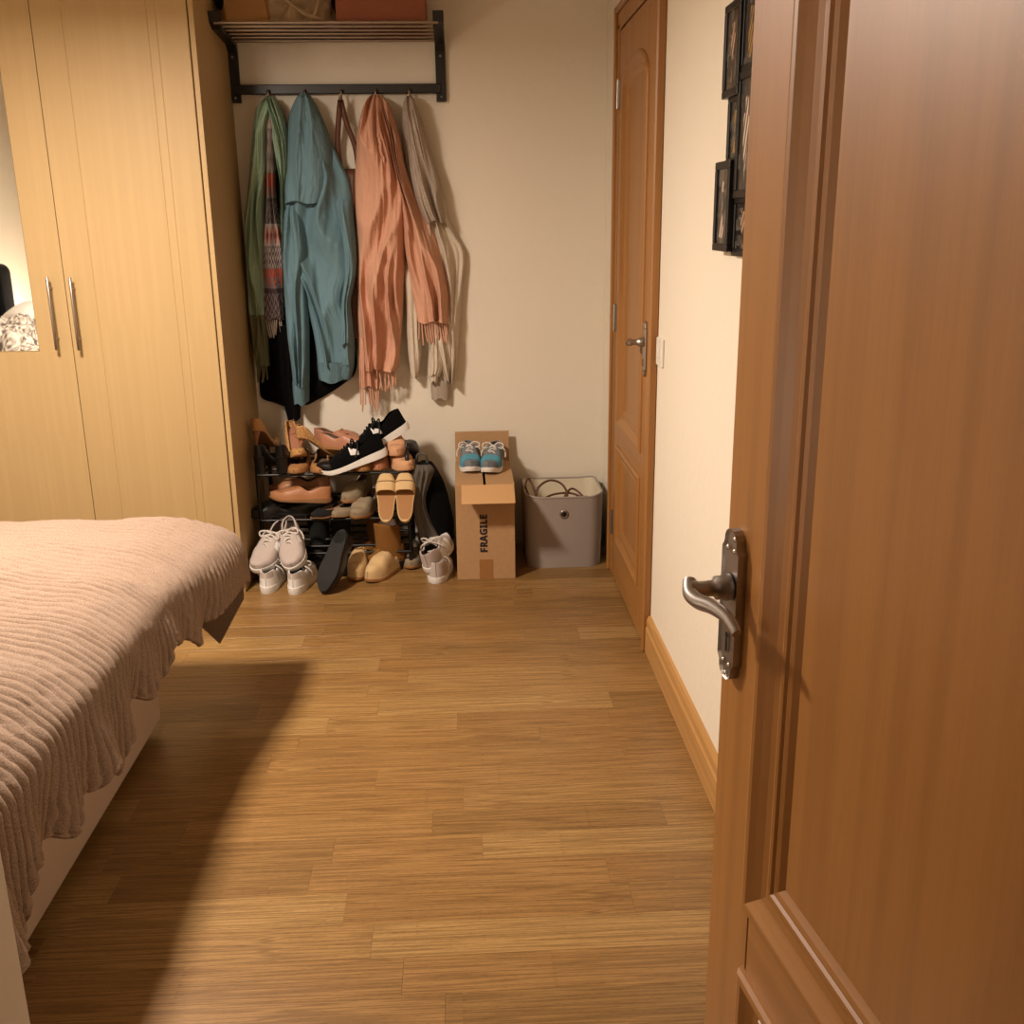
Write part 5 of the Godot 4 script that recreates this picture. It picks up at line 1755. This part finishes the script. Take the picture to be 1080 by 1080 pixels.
func shoes() -> void:
	var S := specs()
	# kind, name, label, x, y, z, yaw, pitch, roll, group
	var list := [
		# on the cardboard box
		["blue_sneaker", "running_shoe", "grey running shoe with turquoise sides on the cardboard box, farther from the basket", 0.022, 0.404, -4.225, 4, 0, 0, "blue running shoes"],
		["blue_sneaker", "running_shoe", "grey running shoe with turquoise sides on the cardboard box, nearer the basket", 0.120, 0.404, -4.20, -10, 0, 0, "blue running shoes"],
		# floor, left to right
		["white_sneaker", "white_sneaker", "white sneaker on the floor right against the wardrobe side", -0.795, 0.0, -3.965, 180, 0, 0, ""],
		["white_sneaker", "white_sneaker", "white sneaker on the floor next to the upturned black shoe", -0.672, 0.0, -3.945, 174, 0, 0, ""],
		["pink_sneaker", "laced_sneaker", "pale pinkish sneaker balanced on white sneakers, touching the wardrobe", -0.795, 0.108, -4.0, -24, 20, -6, ""],
		["pink_sneaker", "laced_sneaker", "pale pinkish sneaker with long laces balanced on the white sneakers", -0.70, 0.122, -3.99, 6, 22, 14, ""],
		["black_shoe", "black_shoe", "black shoe tipped up with its sole showing on the floor", -0.535, 0.128, -3.86, -30, 52, 180, ""],
		["black_boot", "black_boot", "black ankle boot on the floor behind the white sneakers", -0.645, 0.0, -4.17, -12, 0, 0, ""],
		["black_boot", "black_boot", "black ankle boot on the floor behind the upturned black shoe", -0.525, 0.0, -4.14, 8, 0, 0, ""],
		["chestnut_boot", "suede_ankle_boot", "chestnut suede ankle boot with black heel beside the grey slip-on", -0.385, 0.0, -4.09, -80, 0, 0, ""],
		["chestnut_boot", "suede_ankle_boot", "chestnut suede ankle boot partly hidden behind its pair", -0.43, 0.0, -4.21, -70, 0, 0, ""],
		["cream_slip_on", "cream_slip_on", "cream suede slip-on with toe pointing out, beside the upturned black shoe", -0.452, 0.0, -4.065, 0, 0, 0, ""],
		["cream_slip_on", "cream_slip_on", "cream suede slip-on turned sideways in front of the chestnut boot", -0.345, 0.0, -4.03, -28, 0, 0, ""],
		["stone_slip_on", "grey_slip_on", "grey suede slip-on on the floor between chestnut boot and backpack", -0.235, 0.0, -4.19, 0, 0, 0, ""],
		["grey_sneaker", "trainer", "white and grey trainer on the floor in front of the backpack", -0.118, 0.0, -4.02, 176, 0, 0, ""],
		["grey_sneaker", "trainer", "white and grey trainer stacked on another in front of the backpack", -0.120, 0.07, -4.03, 165, -14, -10, ""],
		# lower tier
		["black_shoe", "black_loafer", "black leather loafer on the middle tier next to the wardrobe", -0.785, 0.236, -4.16, -60, 0, 0, ""],
		["black_shoe", "black_loafer", "black leather loafer on the middle tier under the tan loafers", -0.665, 0.236, -4.17, -75, 0, 0, ""],
		["loafer_tan", "tan_loafer", "tan leather loafer lying lengthwise in front on the middle tier", -0.682, 0.305, -4.105, -90, -4, 6, ""],
		["loafer_tan", "tan_loafer", "tan leather loafer lying lengthwise behind its pair", -0.70, 0.315, -4.22, -86, 0, 0, ""],
		["dark_flat", "ballet_flat", "dark ballet flat with a pale edge on the middle tier", -0.555, 0.247, -4.13, -40, 4, 0, ""],
		["olive_flat", "ballet_flat", "olive grey ballet flat on the middle tier", -0.485, 0.247, -4.15, -30, 4, 0, ""],
		["stone_slip_on", "grey_slip_on", "grey suede slip-on on the middle tier lying over its pair", -0.455, 0.30, -4.20, -20, 6, 0, ""],
		["stone_slip_on", "grey_slip_on", "grey suede slip-on at the front of the middle tier", -0.42, 0.245, -4.14, -16, 4, 0, ""],
		["cream_slide", "slide_sandal", "cream slide sandal leaning on the shoe rack beside the grey slip-ons", -0.322, 0.322, -4.04, 180, -46, 0, "cream slides"],
		["cream_slide", "slide_sandal", "cream slide sandal leaning on the shoe rack beside the backpack", -0.246, 0.322, -4.04, 180, -46, 0, "cream slides"],
		# top tier
		["black_pump", "black_pump", "black court shoe on the top tier touching the wardrobe", -0.815, 0.436, -4.17, 170, 0, 0, ""],
		["black_pump", "black_pump", "black court shoe on the top tier beside the tan flats", -0.735, 0.436, -4.16, 176, 0, 0, ""],
		["glitter_pump", "glitter_pump", "gold glitter stiletto standing on the black court shoes", -0.83, 0.50, -4.24, 168, 0, 0, ""],
		["glitter_pump", "glitter_pump", "gold glitter stiletto with its heel turned out above the tan flats", -0.70, 0.478, -4.18, 18, -10, 0, ""],
		["glitter_pump", "glitter_pump", "gold glitter stiletto lying across its pair", -0.60, 0.478, -4.22, 128, -4, 8, ""],
		["tan_flat", "tan_flat", "tan flat at the front of the top tier beside the black court shoe", -0.682, 0.434, -4.16, -4, 3, 0, "tan flats on the top tier"],
		["tan_flat", "tan_flat", "tan flat at the front of the top tier beside the black running shoe", -0.594, 0.434, -4.16, 4, 3, 0, "tan flats on the top tier"],
		["loafer_rose", "rose_loafer", "rose metallic loafer on the top tier, the one against the wall", -0.525, 0.505, -4.28, 70, 0, 0, "rose metallic loafers"],
		["loafer_rose", "rose_loafer", "rose metallic loafer on the top tier in front of its pair", -0.49, 0.505, -4.19, 76, 0, 0, "rose metallic loafers"],
		["black_sneaker", "black_sneaker", "black running shoe with white sole tilted heel up on top of the pile", -0.35, 0.525, -4.17, -90, 27, -8, ""],
		["black_sneaker", "black_sneaker", "black running shoe with white sole lying lower under its pair", -0.45, 0.455, -4.08, -86, 17, 0, ""],
		["tan_flat", "tan_flat", "tan flat under the black running shoes", -0.425, 0.434, -4.17, 6, 3, 0, ""],
		["loafer_rose", "rose_loafer", "brown loafer between the tan flat and the beige slip-on", -0.355, 0.434, -4.19, 2, 3, 0, ""],
		["suede_slip_on", "beige_slip_on", "beige suede slip-on stacked highest at the right end of the rack", -0.29, 0.492, -4.20, 8, 4, 0, ""],
		["suede_slip_on", "beige_slip_on", "beige suede slip-on under its pair at the right end of the rack", -0.275, 0.434, -4.17, 24, 3, 0, ""],
		["black_shoe", "black_loafer", "black leather loafer standing behind the beige slip-ons", -0.235, 0.455, -4.25, 0, -20, 0, ""],
	]
	for e in list:
		var o := thing(e[1], e[2], "shoe", at(e[3], e[4], e[5], e[6], e[7], e[8]), e[9])
		build_shoe(o, S[e[0]])
